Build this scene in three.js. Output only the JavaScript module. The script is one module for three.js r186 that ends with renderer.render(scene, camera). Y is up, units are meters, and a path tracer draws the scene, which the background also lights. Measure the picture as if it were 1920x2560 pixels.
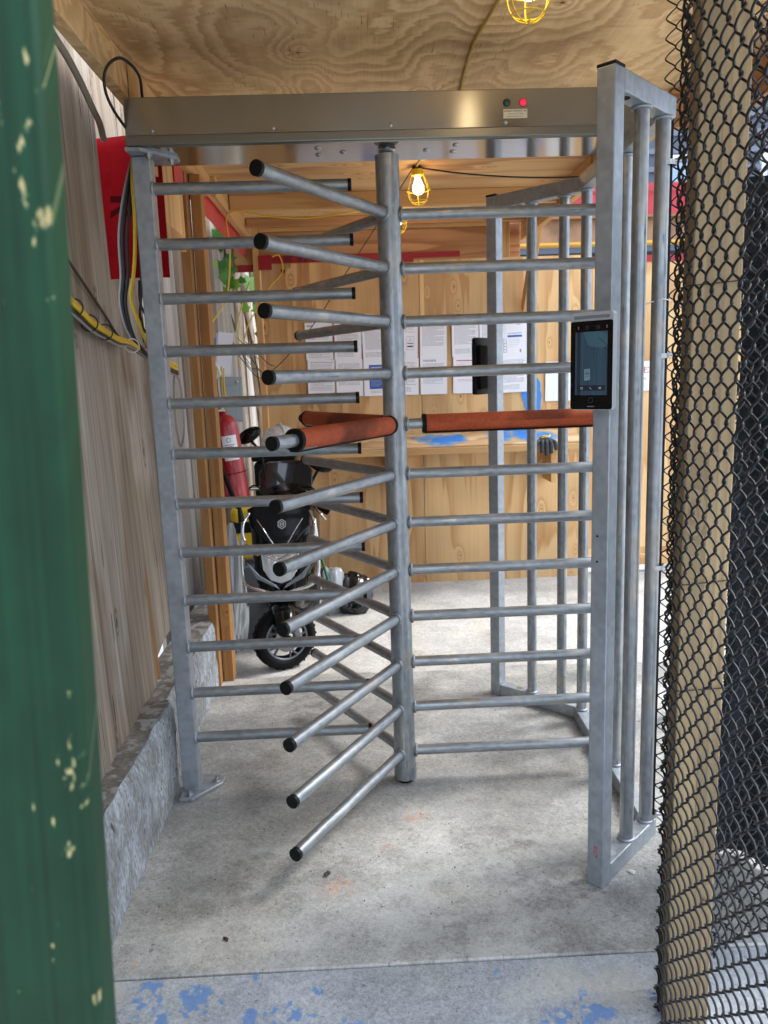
import * as THREE from 'three';
import { RoundedBoxGeometry } from 'three/addons/geometries/RoundedBoxGeometry.js';
import { mergeGeometries, toCreasedNormals } from 'three/addons/utils/BufferGeometryUtils.js';

// ------------------------------------------------------------------ camera, sky, sun, exposure
const scene = new THREE.Scene();
const camera = new THREE.PerspectiveCamera(66.19, 0.75, 0.05, 600);
camera.position.set(-0.126, 1.47, 2.686);
camera.rotation.set(-0.17161, -0.02935, -0.03343, 'YXZ');
camera.focus = 2.1;
camera.userData.fStop = 7;

const renderer = new THREE.WebGLRenderer({ antialias: true });
renderer.toneMapping = THREE.LinearToneMapping;
renderer.toneMappingExposure = 2.8;
renderer.shadowMap.enabled = true;

{ // overcast daylight sky: a smooth bright layer of cloud, a little brighter overhead
  const w = 128, h = 64, d = new Float32Array(w * h * 4);
  for (let j = 0; j < h; j++) for (let i = 0; i < w; i++) {
    const el = ((j + 0.5) / h - 0.5) * Math.PI, s = Math.max(0, Math.sin(el));
    const L = 0.62 + 0.62 * s;
    const k = (j * w + i) * 4;
    d[k] = L * 0.84; d[k + 1] = L * 0.97; d[k + 2] = L * 1.16; d[k + 3] = 1;
  }
  const t = new THREE.DataTexture(d, w, h, THREE.RGBAFormat, THREE.FloatType);
  t.mapping = THREE.EquirectangularReflectionMapping; t.magFilter = t.minFilter = THREE.LinearFilter; t.needsUpdate = true;
  scene.background = t; scene.environment = t;
}
const sun = new THREE.DirectionalLight(0xfffaf2, 1.4);
sun.position.set(6.5, 6.6, -2.2); sun.target.position.set(0.5, 0, -1);
sun.castShadow = true; sun.shadow.radius = 38; sun.shadow.mapSize.set(2048, 2048);
Object.assign(sun.shadow.camera, { left: -8, right: 8, top: 8, bottom: -8, near: 0.5, far: 40 });
scene.add(sun, sun.target);

// ------------------------------------------------------------------ helpers
let seed = 12345;
const rnd = () => { seed = (seed * 1664525 + 1013904223) >>> 0; return seed / 4294967296; };
const rr = (a, b) => a + (b - a) * rnd();
const NT = new Float32Array(65536); for (let i = 0; i < 65536; i++) NT[i] = rnd();
function vn(x, y) {
  const xi = Math.floor(x), yi = Math.floor(y); let fx = x - xi, fy = y - yi;
  fx = fx * fx * (3 - 2 * fx); fy = fy * fy * (3 - 2 * fy);
  const a = ((yi & 255) << 8), b = (((yi + 1) & 255) << 8), x0 = xi & 255, x1 = (xi + 1) & 255;
  const p = NT[a | x0], q = NT[a | x1], r = NT[b | x0], s = NT[b | x1];
  return p + (q - p) * fx + (r - p + (p - q - r + s) * fx) * fy;
}
const fbm = (x, y, n = 4) => { let v = 0, a = 0.5; for (let i = 0; i < n; i++) { v += a * vn(x, y); x = x * 2.03 + 17.3; y = y * 2.03 + 9.1; a *= 0.5; } return v / (1 - Math.pow(0.5, n)); };
const sst = (a, b, x) => { x = Math.min(1, Math.max(0, (x - a) / (b - a))); return x * x * (3 - 2 * x); };
const mix = (a, b, t) => a + (b - a) * t;
// texture from a function of metres; o = [r, g, b (sRGB 0-255), height 0-1]
function surf(w, h, sx, sy, fn, bump = false) {
  const d = new Uint8Array(w * h * 4), e = bump ? new Uint8Array(w * h * 4) : null, o = [0, 0, 0, 0.5];
  for (let j = 0; j < h; j++) for (let i = 0; i < w; i++) {
    o[3] = 0.5; fn((i + 0.5) / w * sx, (j + 0.5) / h * sy, o);
    const k = (j * w + i) * 4;
    d[k] = Math.max(0, Math.min(255, o[0])); d[k + 1] = Math.max(0, Math.min(255, o[1])); d[k + 2] = Math.max(0, Math.min(255, o[2])); d[k + 3] = 255;
    if (e) { const v = Math.max(0, Math.min(255, o[3] * 255)); e[k] = e[k + 1] = e[k + 2] = v; e[k + 3] = 255; }
  }
  const mk = (a, srgb) => {
    const t = new THREE.DataTexture(a, w, h, THREE.RGBAFormat); t.wrapS = t.wrapT = THREE.RepeatWrapping;
    t.magFilter = THREE.LinearFilter; t.minFilter = THREE.LinearMipmapLinearFilter; t.generateMipmaps = true;
    if (srgb) t.colorSpace = THREE.SRGBColorSpace; t.repeat.set(1 / sx, 1 / sy); t.needsUpdate = true; return t;
  };
  return { map: mk(d, true), bump: e ? mk(e, false) : null };
}
function matOf(s, roughness, bumpScale = 0, extra = {}) {
  const m = new THREE.MeshPhysicalMaterial({ map: s.map, roughness, metalness: 0, ...extra });
  if (s.bump && bumpScale) { m.bumpMap = s.bump; m.bumpScale = bumpScale; }
  return m;
}
const plain = (c, roughness = 0.6, extra = {}) => new THREE.MeshPhysicalMaterial({ color: c, roughness, metalness: 0, ...extra });
function canvasTex(w, h, draw) {
  const c = document.createElement('canvas'); c.width = w; c.height = h; const g = c.getContext('2d'); draw(g, w, h);
  const t = new THREE.CanvasTexture(c); t.colorSpace = THREE.SRGBColorSpace; return t;
}
const used = {};
const numbered = n => { const k = used[n] = (used[n] ?? -1) + 1; return k ? n + '_' + String(k).padStart(3, '0') : n; };
function thing(name, label, category, p = [0, 0, 0], turn = 0, group) {
  const o = new THREE.Group(); o.name = numbered(name); o.position.set(...p); o.rotation.y = turn;
  o.userData = { label, category }; if (group) o.userData.group = group; scene.add(o); return o;
}
function single(name, label, category, geo, mat, p = [0, 0, 0], rot = [0, 0, 0], group) {
  const o = new THREE.Mesh(geo, mat); o.name = numbered(name); o.position.set(...p); o.rotation.set(...rot);
  o.userData = { label, category }; if (group) o.userData.group = group; scene.add(o); return o;
}
function part(parent, name, geo, mat, p = [0, 0, 0], rot = [0, 0, 0], label) {
  const o = new THREE.Mesh(geo, mat); o.name = name; o.position.set(...p); o.rotation.set(...rot); if (label) o.userData.label = label; parent.add(o); return o;
}
function structure(name, geo, mat, p = [0, 0, 0]) {
  const o = new THREE.Mesh(geo, mat); o.name = numbered(name); o.position.set(...p); o.userData = { kind: 'structure' }; scene.add(o); return o;
}
// metres uv by the way each face points; v runs along the grain axis
function triUV(geo, grain = 1, off = [0, 0]) {
  const P = geo.attributes.position, N = geo.attributes.normal, uv = new Float32Array(P.count * 2);
  for (let i = 0; i < P.count; i++) {
    const p = [P.getX(i), P.getY(i), P.getZ(i)], n = [Math.abs(N.getX(i)), Math.abs(N.getY(i)), Math.abs(N.getZ(i))];
    const a = n[0] >= n[1] && n[0] >= n[2] ? 0 : n[1] >= n[2] ? 1 : 2;
    let b = (a + 1) % 3, c = (a + 2) % 3; if (b === grain) { const t = b; b = c; c = t; }
    uv[2 * i] = p[b] + off[0]; uv[2 * i + 1] = p[c] + off[1];
  }
  geo.setAttribute('uv', new THREE.BufferAttribute(uv, 2)); return geo;
}
const rbox = (w, h, d, r = 0.003, grain = 1, off = [rr(0.2, 1), rr(1.3, 1.9)]) => triUV(new RoundedBoxGeometry(w, h, d, 1, Math.min(r, w / 2.2, h / 2.2, d / 2.2)), grain, off);
const box = (w, h, d, grain = 1, off = [rr(0.2, 1), rr(1.3, 1.9)]) => triUV(new THREE.BoxGeometry(w, h, d), grain, off);
function cyl(r1, r2, h, n = 20, open = false, off = rr(0, 1)) { // uv in metres
  const g = new THREE.CylinderGeometry(r1, r2, h, n, 1, open), u = g.attributes.uv;
  for (let i = 0; i < u.count; i++) u.setXY(i, u.getX(i) * 2 * Math.PI * Math.max(r1, r2) + off, u.getY(i) * h + off);
  return g;
}
function tube(pts, r, n = 40, rad = 7, closed = false) {
  const c = new THREE.CatmullRomCurve3(pts.map(p => new THREE.Vector3(...p)), closed, 'centripetal');
  return new THREE.TubeGeometry(c, n, r, rad, closed);
}
const tr = (g, x, y, z, rx = 0, ry = 0, rz = 0) => { g.rotateX(rx); g.rotateY(ry); g.rotateZ(rz); g.translate(x, y, z); return g; };
const noIdx = g => g.index ? g.toNonIndexed() : g;
const merge = a => mergeGeometries(a.map(g => { g = noIdx(g); for (const k of Object.keys(g.attributes)) if (!['position', 'normal', 'uv'].includes(k)) g.deleteAttribute(k); return g; }));
function planeXZ(x0, x1, z0, z1, nx = 1, nz = 1) { // horizontal sheet, uv = world metres
  const g = new THREE.PlaneGeometry(x1 - x0, z1 - z0, nx, nz); g.rotateX(-Math.PI / 2); g.translate((x0 + x1) / 2, 0, (z0 + z1) / 2);
  const P = g.attributes.position, U = g.attributes.uv; for (let i = 0; i < P.count; i++) U.setXY(i, P.getX(i) + 4, P.getZ(i) + 4); return g;
}

// ------------------------------------------------------------------ surfaces
// plywood face veneer: contour bands of a stretched field, knots that push the bands aside
function plyFn(sd, L, Dk, knots, bands = 9, str = 0.42, contrast = 0.8) {
  const ox = sd * 13.7, oy = sd * 7.3;
  return (x, y, o) => {
    let f = fbm(x * 1.9 + ox, y * str * 1.9 + oy, 3) * bands + x * 3.2, dark = 0, ring = 0;
    for (const [kx, ky, s] of knots) {
      const dx = (x - kx) / s, dy = (y - ky) / (s * 2.2), r2 = dx * dx + dy * dy;
      if (r2 < 30) { f += 1.6 * Math.exp(-r2 * 0.22); const r = Math.sqrt(((x - kx) / s) ** 2 + ((y - ky) / (s * 1.5)) ** 2); const w = r + 0.35 * (vn(x * 190 + sd, y * 190) - 0.5); dark = Math.max(dark, 1 - sst(0.12, 0.3, w)); ring = Math.max(ring, 0.55 * (1 - sst(0.25, 0.85, w))); }
    }
    const wob = 0.25 * vn(x * 55 + ox, y * 4), fr = f + wob - Math.floor(f + wob);
    let t = Math.pow(fr, 1.7) * (1 - sst(0.86, 1, fr)) * 1.35 * contrast; t *= 0.35 + 0.95 * fbm(x * 4 + oy, y * 2.2 + ox, 3);
    const fib = vn(x * 520 + ox, y * 14 + oy) - 0.5, fib2 = vn(x * 160, y * 3.5 + ox) - 0.5, blotch = fbm(x * 2.3 + 5, y * 2.1 + ox, 3) - 0.5;
    t = Math.max(0, Math.min(1, t + fib * 0.16 + fib2 * 0.14 + ring));
    const g = 1 + blotch * 0.28 + fib * 0.06;
    for (let c = 0; c < 3; c++) o[c] = mix(mix(L[c], Dk[c], t) * g, [52, 34, 22][c], dark * 0.9);
    o[3] = 0.55 - t * 0.3 + fib * 0.3 - dark * 0.5;
  };
}
const kn = (n, sx, sy, s0, s1) => Array.from({ length: n }, () => [rr(0, sx), rr(0, sy), rr(s0, s1)]);
const T_ceil = surf(1536, 1536, 2.6, 2.6, (() => { // rotary-cut veneer: fine wandering growth bands, blotches, checks, star-shaped knots
  const ks = [...kn(14, 2.6, 2.6, 0.01, 0.022), [1.0, 1.23, 0.026], [1.18, 1.25, 0.016], [0.83, 1.33, 0.014], [1.45, 1.3, 0.012], [1.75, 1.15, 0.02], [2.05, 1.28, 0.012]];
  return (x, y, o) => {
    const wx = x + 0.07 * (fbm(x * 3 + 4, y * 3, 3) - 0.5), wy = y + 0.07 * (fbm(x * 3 + 40, y * 3 + 9, 3) - 0.5);
    let f = fbm(wx * 1.4 + 3, wy * 2.3 + 8, 3) * 15 + wx * 2.5, dark = 0, ring = 0;
    for (const [kx, ky, s] of ks) {
      const dx = (x - kx) / s, dy = (y - ky) / s, r2 = dx * dx * 0.35 + dy * dy; if (r2 > 60) continue;
      f += 2.6 * Math.exp(-r2 * 0.09); const r = Math.sqrt(dx * dx + dy * dy), a = Math.atan2(dy, dx);
      const w = r * (1 + 0.5 * Math.sin(a * 5 + kx * 30) * sst(0.2, 1, r)) + 0.5 * (vn(x * 200, y * 200) - 0.5); dark = Math.max(dark, 1 - sst(0.15, 0.45, w)); ring = Math.max(ring, 0.4 * (1 - sst(0.4, 1.6, w)));
    }
    const q = f + 0.35 * vn(x * 60, y * 25), fr = q - Math.floor(q);
    let t = sst(0, 0.75, fr) * (1 - sst(0.75, 1, fr)) * (0.25 + 0.9 * fbm(x * 3.5 + 9, y * 3.5 + 2, 3));
    const fib = vn(x * 26, y * 620) - 0.5, fib2 = vn(x * 7 + 3, y * 160) - 0.5, bl = fbm(x * 3 + 5, y * 3 + 1, 4) - 0.5, chk = sst(0.9, 0.94, vn(x * 26 + 50, y * 420 + 9)) * sst(0.5, 0.7, vn(x * 6 + 2, y * 9 + 5));
    t = Math.max(0, Math.min(1, t * 0.62 + fib * 0.18 + fib2 * 0.16 + ring)); const g = 1 + bl * 0.34 + fib * 0.06;
    for (let c = 0; c < 3; c++) o[c] = mix(mix([232, 199, 148][c], [172, 127, 80][c], t) * g, [58, 38, 24][c], Math.max(dark * 0.9, chk * 0.45));
    o[3] = 0.55 - t * 0.3 + fib * 0.3 - dark * 0.5 - chk * 0.4;
  };
})(), true);
const T_wall = surf(1024, 2048, 1.3, 2.6, plyFn(4.1, [214, 176, 124], [168, 116, 66], kn(26, 1.3, 2.6, 0.006, 0.015), 8, 0.13, 0.6), true);
const T_wall2 = surf(1024, 2048, 1.3, 2.6, plyFn(8.6, [210, 170, 118], [160, 108, 62], kn(18, 1.3, 2.6, 0.006, 0.016), 10, 0.26, 0.7), true);
const T_pine = surf(512, 1024, 1.2, 3.3, plyFn(2.2, [206, 164, 108], [164, 112, 62], kn(9, 1, 2.6, 0.006, 0.014), 24, 0.05, 0.55), true);
const T_red = surf(512, 1024, 1.2, 3.3, plyFn(6.2, [188, 138, 92], [128, 78, 48], kn(8, 1, 2.6, 0.01, 0.02), 22, 0.06, 0.6), true);
const T_grey = surf(1024, 2048, 1.4, 2.8, (() => { // weathered ply: grey silvered surface with brown streaks, checks and splits
  const ks = kn(16, 1.4, 2.8, 0.012, 0.03);
  return (x, y, o) => {
    const s1 = fbm(x * 34 + 1.5 * vn(y * 1.7, x * 3), y * 1.3, 5), s2 = fbm(x * 7 + 4, y * 0.5 + 3, 3), f = vn(x * 330, y * 5), f2 = vn(x * 120 + 9, y * 2.2 + 40), b = fbm(x * 2.5 + 9, y * 1.6, 4);
    let t = sst(0.25, 0.8, s1) * 0.75 + sst(0.3, 0.8, b) * 0.25, dark = 0;
    for (const [kx, ky, s] of ks) { const r = Math.hypot((x - kx) / s, (y - ky) / (s * 2.6)) + 0.4 * (vn(x * 160, y * 60) - 0.5); dark = Math.max(dark, (1 - sst(0.1, 0.4, r)) * 0.9, 0.3 * (1 - sst(0.1, 0.22, Math.abs(r - 0.75)))); }
    const crack = sst(0.86, 0.9, vn(x * 210 + 3, y * 4.2 + 7)) * sst(0.55, 0.7, vn(x * 5, y * 3 + 30)); dark = Math.max(dark, crack * 0.8);
    const pale = sst(0.55, 0.75, b) * 0.4;
    const A = [158, 147, 132], B = [122, 106, 89];
    const g = 1 + (f - 0.5) * 0.22 + (f2 - 0.5) * 0.18;
    for (let c = 0; c < 3; c++) o[c] = mix(mix(mix(A[c], B[c], t), [205, 200, 192][c], pale) * g, [40, 32, 26][c], dark);
    o[3] = 0.5 + (f - 0.5) * 0.4 + (f2 - 0.5) * 0.3 - dark * 0.5;
  };
})(), true);
const T_boards = surf(512, 1024, 1.4, 2.8, (x, y, o) => { // weathered bright boards farther along the wall
  const s = fbm(x * 14, y * 0.5, 3), f = vn(x * 260, y * 4), g = 1 + (f - 0.5) * 0.22, b = sst(0.35, 0.72, s);
  o[0] = mix(188, 158, b) * g; o[1] = mix(184, 154, b) * g; o[2] = mix(178, 150, b) * g; o[3] = 0.5 + (f - 0.5) * 0.5;
}, true);
function splat(x, z, list, sc = 1) { // rough-edged patches at given places
  let v = 0; for (const [px, pz, r, k] of list) { const d = Math.hypot(x - px, z - pz) / r; if (d < 1.6) v = Math.max(v, k * (1 - sst(0.35, 1.25, d + 0.9 * (fbm(x * 24 * sc, z * 24 * sc, 3) - 0.5)))); } return v;
}
const orange = [[0.02, 0.25, 0.05, 0.6], [-0.24, 0.61, 0.06, 0.7], [-0.09, 0.41, 0.035, 0.4], [-0.77, 0.87, 0.03, 0.5]];
const dirtAndShade = [[0.70, -0.30, 0.2, 0.55], [0.55, -0.55, 0.16, 0.45], [0.62, 0.05, 0.2, 0.5], [0.45, 0.5, 0.13, 0.45], [-0.68, 0.2, 0.22, 0.35], [-0.62, 0.5, 0.2, 0.3], [-0.3, 0.2, 0.25, 0.3], [-0.6, -0.1, 0.2, 0.3], [0.1, 0.05, 0.2, 0.35], [-0.15, -0.45, 0.25, 0.3], [0.3, 0.1, 0.3, 0.3]];  // floor dirt, plus cage rail shade painted in at its inner foot
const pale = [[-0.3, 0.7, 0.4, 0.4], [0.1, 0.75, 0.4, 0.5], [0.35, 0.6, 0.3, 0.5], [0.1, 0.35, 0.3, 0.35], [-0.62, 0.75, 0.2, 0.3], [0.4, -0.5, 0.2, 0.35], [-0.3, -0.7, 0.35, 0.4], [0.85, 0.75, 0.2, 0.4]];
function concrete(x, z, o, A, wear) {
  const b = fbm(x * 2.1, z * 2.1, 5), m = fbm(x * 6.5 + 31, z * 6.5 + 7, 5), f = vn(x * 260, z * 260), f2 = vn(x * 90 + 11, z * 90), str = fbm(x * 5 + 3, z * 28, 3);
  let g = 1 + (b - 0.5) * 0.55 * wear + (m - 0.5) * 0.6 * wear + (f - 0.5) * 0.2 + (f2 - 0.5) * 0.12 + (str - 0.5) * 0.12 * wear;
  const pit = sst(0.9, 0.95, vn(x * 150 + 50, z * 150 + 20)) * 0.55; g *= 1 - pit * 0.5;
  const brown = sst(0.45, 0.7, fbm(x * 3.3 + 60, z * 3.3, 4));
  o[0] = A[0] * g; o[1] = A[1] * g * (1 - 0.01 * brown); o[2] = A[2] * g * (1 - 0.03 * brown);
  o[3] = 0.5 + (m - 0.5) * 0.4 + (f - 0.5) * 0.25 - pit * 0.4;
  return g;
}
const T_slab = surf(2048, 1536, 3.6, 2.7, (u, v, o) => {
  const x = u - 1.0, z = v - 1.4; concrete(x + 9, z + 9, o, [163, 162, 158], 0.75);
  const pl = splat(x, z, pale, 0.5) * sst(0.35, 0.65, fbm(x * 22 + 5, z * 30 + 9, 4) * 0.8 + 0.2 * vn(x * 130, z * 130)); for (let c = 0; c < 3; c++) o[c] = mix(o[c], [200, 201, 199][c], pl * 0.8);
  const di = splat(x, z, dirtAndShade, 0.6) * (0.5 + 0.9 * fbm(x * 40, z * 40, 3)); for (let c = 0; c < 3; c++) o[c] = mix(o[c], [100, 97, 92][c], di * 0.55);
  const og = splat(x, z, orange, 2) * sst(0.4, 0.8, vn(x * 150, z * 150)) * 0.6; for (let c = 0; c < 3; c++) o[c] = mix(o[c], [232, 142, 96][c], og);
}, true);
T_slab.map.repeat.set(1 / 3.6, 1 / 2.7); T_slab.bump.repeat.set(1 / 3.6, 1 / 2.7);
const blue = [[-0.57, 0.99, 0.05, 1], [-0.53, 1.03, 0.035, 1], [-0.69, 0.945, 0.035, 0.9], [-0.41, 1.06, 0.05, 1], [-0.34, 1.02, 0.02, 1], [-0.35, 1.09, 0.07, 1], [-0.43, 0.93, 0.02, 0.8], [-0.62, 1.06, 0.05, 0.9], [0.37, 1.08, 0.06, 0.8], [0.3, 1.02, 0.025, 0.6], [0.52, 1.06, 0.022, 0.6], [0.16, 0.95, 0.02, 0.6], [-0.28, 0.985, 0.018, 0.9], [0.31, 1.13, 0.08, 0.8], [-0.7, 1.0, 0.06, 0.7], [-0.2, 1.12, 0.05, 0.7], [0.55, 1.2, 0.1, 0.7], [-0.1, 1.3, 0.12, 0.7]];
const tan = [[0.32, 0.99, 0.1, 0.6], [0.46, 1.02, 0.1, 0.55], [-0.8, 0.97, 0.06, 0.9], [0.2, 1.06, 0.05, 0.4]];
const T_front = surf(2048, 1024, 3.2, 1.6, (u, v, o) => {
  const x = u - 1.6, z = v + 0.9; concrete(x + 20, z + 3, o, [168, 172, 177], 0.42);
  const tn = splat(x, z, tan, 0.7); for (let c = 0; c < 3; c++) o[c] = mix(o[c], [190, 186, 172][c], tn * 0.8);
  const bl = splat(x, z, blue, 2.2) * sst(0.4, 0.62, vn(x * 85, z * 85) * 0.35 + 0.65 * fbm(x * 34 + 4, z * 34, 3)); for (let c = 0; c < 3; c++) o[c] = mix(o[c], [98, 138, 200][c], sst(0.1, 0.7, bl) * 0.75);
}, true);
const T_pave = surf(1024, 1024, 4, 4, (x, z, o) => concrete(x, z, o, [186, 184, 180], 0.42), true);
const T_kerb = surf(1024, 1024, 2, 2, (x, y, o) => { // old whitewash and blue-grey paint flaking off dark rough concrete
  const a = fbm(x * 20, y * 9, 4), b = fbm(x * 90 + 3, y * 40, 3), c0 = fbm(x * 4 + 8, y * 3, 3), f = vn(x * 260, y * 110), d0 = fbm(x * 5 + 20, y * 5, 4);
  const paint = sst(0.3, 0.72, a * 0.35 + b * 0.35 + d0 * 0.35), hole = sst(0.8, 0.88, vn(x * 120 + 4, y * 50) * 0.8 + b * 0.2);
  for (let c = 0; c < 3; c++) o[c] = mix(mix([128, 128, 127][c], mix([160, 172, 188][c], [188, 192, 194][c], c0), paint) * (1 + (f - 0.5) * 0.3), [64, 62, 60][c], hole * 0.8);
  o[3] = 0.4 + paint * 0.25 - hole * 0.4 + (f - 0.5) * 0.25;
}, true);
const T_kerbTop = surf(512, 512, 1, 1, (x, y, o) => {
  const a = fbm(x * 12, y * 12, 4), f = vn(x * 120, y * 120), p = sst(0.5, 0.66, fbm(x * 34 + 7, y * 34, 4)); const g = 0.75 + a * 0.5 + (f - 0.5) * 0.25;
  for (let c = 0; c < 3; c++) o[c] = mix([122, 117, 110][c] * g, [176, 176, 173][c], p * 0.7); o[3] = 0.4 + p * 0.3 + (f - 0.5) * 0.3;
}, true);
const T_green = surf(1024, 2048, 0.5, 3.2, (x, y, o) => { // green house paint over wood grain, knocked off in flakes along the edge
  const s = vn(x * 300, y * 5) * 0.5 + vn(x * 110, y * 2.5) * 0.5, f = fbm(x * 60, y * 40, 3), bl = fbm(x * 9 + 2, y * 3, 3);
  const e = sst(0.4, 0.5, x); // board edge lies at x = 0.5
  const chip = sst(0.7, 0.76, fbm(x * 210 + 5, y * 95, 4) * 0.66 + fbm(x * 26 + 9, y * 11, 2) * 0.34 + 0.125 * e * e - 0.09);
  const g = 1 + (s - 0.5) * 0.42 + (bl - 0.5) * 0.2 + (f - 0.5) * 0.2;
  for (let c = 0; c < 3; c++) o[c] = mix([14, 48, 30][c] * g, [176, 156, 110][c] * (0.7 + 0.6 * f), chip * 0.92);
  o[3] = 0.6 + (s - 0.5) * 0.5 - chip * 0.3;
}, true);
const T_galv = surf(384, 2048, 0.6, 3.2, (x, y, o) => { // zinc: faint spangle, dull patches, thin scratches
  const c1 = vn(x * 70, y * 70), c2 = vn(x * 31 + 8, y * 31), b = fbm(x * 9, y * 9, 3), s = sst(0.93, 0.97, vn(x * 14 + 2, y * 300));
  const g = 1 + (c1 - 0.5) * 0.1 + (c2 - 0.5) * 0.07 + (b - 0.5) * 0.09 - s * 0; o[0] = 166 * g; o[1] = 173 * g; o[2] = 180 * g; o[3] = 0.5 + (b - 0.5) * 0.5 + (c1 - 0.5) * 0.3;
}, true);
const T_tube = surf(384, 2048, 0.6, 3.2, (x, y, o) => { // worn tube: rubbed streaks lengthwise (v)
  const a = fbm(x * 60, y * 7, 4), b = fbm(x * 12, y * 12, 3), c1 = vn(x * 90, y * 60), sc = sst(0.9, 0.96, vn(x * 260, y * 12 + 4));
  const g = 1 + (a - 0.5) * 0.3 + (b - 0.5) * 0.16 + (c1 - 0.5) * 0.12 - sc * 0.25; const w = sst(0.58, 0.75, b) * 0.05;
  o[0] = 154 * g * (1 + w); o[1] = 159 * g; o[2] = 163 * g * (1 - w); o[3] = 0.5 + (a - 0.5) * 0.5;
}, true);
const rough = (lo, hi, fx, fy) => { const t = surf(256, 256, 0.5, 0.5, (x, y, o) => { const v = mix(lo, hi, fbm(x * fx, y * fy, 4)) * 255; o[0] = o[1] = o[2] = v; }).map; t.colorSpace = THREE.NoColorSpace; return t; };

const M = {
  ceil: matOf(T_ceil, 0.75, 0.0012), wall: matOf(T_wall, 0.72, 0.0008), wall2: matOf(T_wall2, 0.72, 0.0008), pine: matOf(T_pine, 0.7, 0.0008), redwood: matOf(T_red, 0.7, 0.0008),
  stud: matOf(T_pine, 0.7, 0.0008, { color: 0xcdbca6 }),
  grey: matOf(T_grey, 0.85, 0.002), boards: matOf(T_boards, 0.85, 0.0015),
  slab: matOf(T_slab, 0.8, 0.0022), front: matOf(T_front, 0.75, 0.0012), pave: matOf(T_pave, 0.85, 0.0015), kerb: matOf(T_kerb, 0.85, 0.0022), kerbTop: matOf(T_kerbTop, 0.88, 0.0025),
  green: matOf(T_green, 0.6, 0.001, { specularIntensity: 0.4 }),
  galv: matOf(T_galv, 1, 0.00008, { metalness: 0.62, roughnessMap: rough(0.38, 0.6, 16, 16) }),
  tube: matOf(T_tube, 1, 0.0002, { metalness: 0.75, roughnessMap: rough(0.22, 0.55, 40, 8) }),
  steel: plain(0x9c9fa0, 0.2, { metalness: 1, anisotropy: 0.7, anisotropyRotation: 0 }),
  lip: plain(0x86867f, 0.36, { metalness: 0.9 }),
  mirrorSteel: plain(0xb4b3ae, 0.14, { metalness: 1 }),
  bolt: plain(0xb9bcbc, 0.3, { metalness: 0.9 }), blackPlastic: plain(0x0c0e10, 0.45, { specularIntensity: 0.5 }), rubber: plain(0x070809, 0.6, { specularIntensity: 0.4 }),
  black: plain(0x030406, 0.2, { specularIntensity: 0.5, clearcoat: 0.25, clearcoatRoughness: 0.05 }),
  chrome: plain(0xd8dadc, 0.08, { metalness: 1 }), vinyl: plain(0x0d1115, 0.34), yellow: plain(0xe8c31c, 0.5), cableBlack: plain(0x17181a, 0.5), cableYellow: plain(0xd9b52a, 0.5), cableGrey: plain(0x8d8a84, 0.6), cableRed: plain(0xc24a2a, 0.5), white: plain(0xe6e6e4, 0.6),
};
// ------------------------------------------------------------------ ground
structure('ground', planeXZ(-60, 60, -60, 60), plain(0x9a9894, 0.9), [0, -0.06, 0]);
{
  const g = new THREE.BoxGeometry(3.6, 0.16, 1.985); triUV(g, 2); g.translate(0.8, -0.08, -0.0775);
  const P = g.attributes.position, U = g.attributes.uv; for (let i = 0; i < P.count; i++) U.setXY(i, P.getX(i) + 1.0, P.getZ(i) + 1.4);
  // uneven broken rear edge
  const s = new THREE.Shape(); s.moveTo(-1.0, 0.915); const N = 90;
  const zed = x => -1.07 + 0.035 * (fbm(x * 5 + 3, 2, 4) - 0.5) * 2;
  for (let i = 1; i <= 60; i++) { const x = -1.0 + 3.6 * i / 60; s.lineTo(x, 0.913 + 0.006 * (fbm(x * 12, 5, 3) - 0.5)); } for (let i = 0; i <= N; i++) { const x = 2.6 - 3.6 * i / N; s.lineTo(x, zed(x)); }
  s.closePath();
  // shape drawn in (x, -z)
  const s2 = new THREE.Shape(s.getPoints().map(p => new THREE.Vector2(p.x, -p.y)));
  const e = new THREE.ExtrudeGeometry(s2, { depth: 0.12, bevelEnabled: true, bevelSize: 0.004, bevelThickness: 0.004, bevelSegments: 1 });
  e.rotateX(-Math.PI / 2); e.translate(0, -0.124, 0);
  const p2 = e.attributes.position, u2 = e.attributes.uv; for (let i = 0; i < p2.count; i++) u2.setXY(i, p2.getX(i) + 1.0, p2.getZ(i) + 1.4);
  structure('concrete_slab', e, M.slab);
  const f = planeXZ(-1.6, 1.6, 0.921, 2.5), pf = f.attributes.position, uf = f.attributes.uv; for (let i = 0; i < pf.count; i++) uf.setXY(i, pf.getX(i) + 1.6, pf.getZ(i) - 0.9);
  structure('painted_pavement', f, M.front, [0, -0.006, 0]);
  structure('street_pavement', planeXZ(-6, 8, 2.5, 9), M.pave, [0, -0.006, 0]);
  structure('rear_pavement', planeXZ(-1.4, 7, -8, -0.9), M.pave, [0, -0.04, 0]);
  structure('side_pavement', planeXZ(2.5, 8, -0.9, 2.5), M.pave, [0, -0.006, 0]);
}

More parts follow.
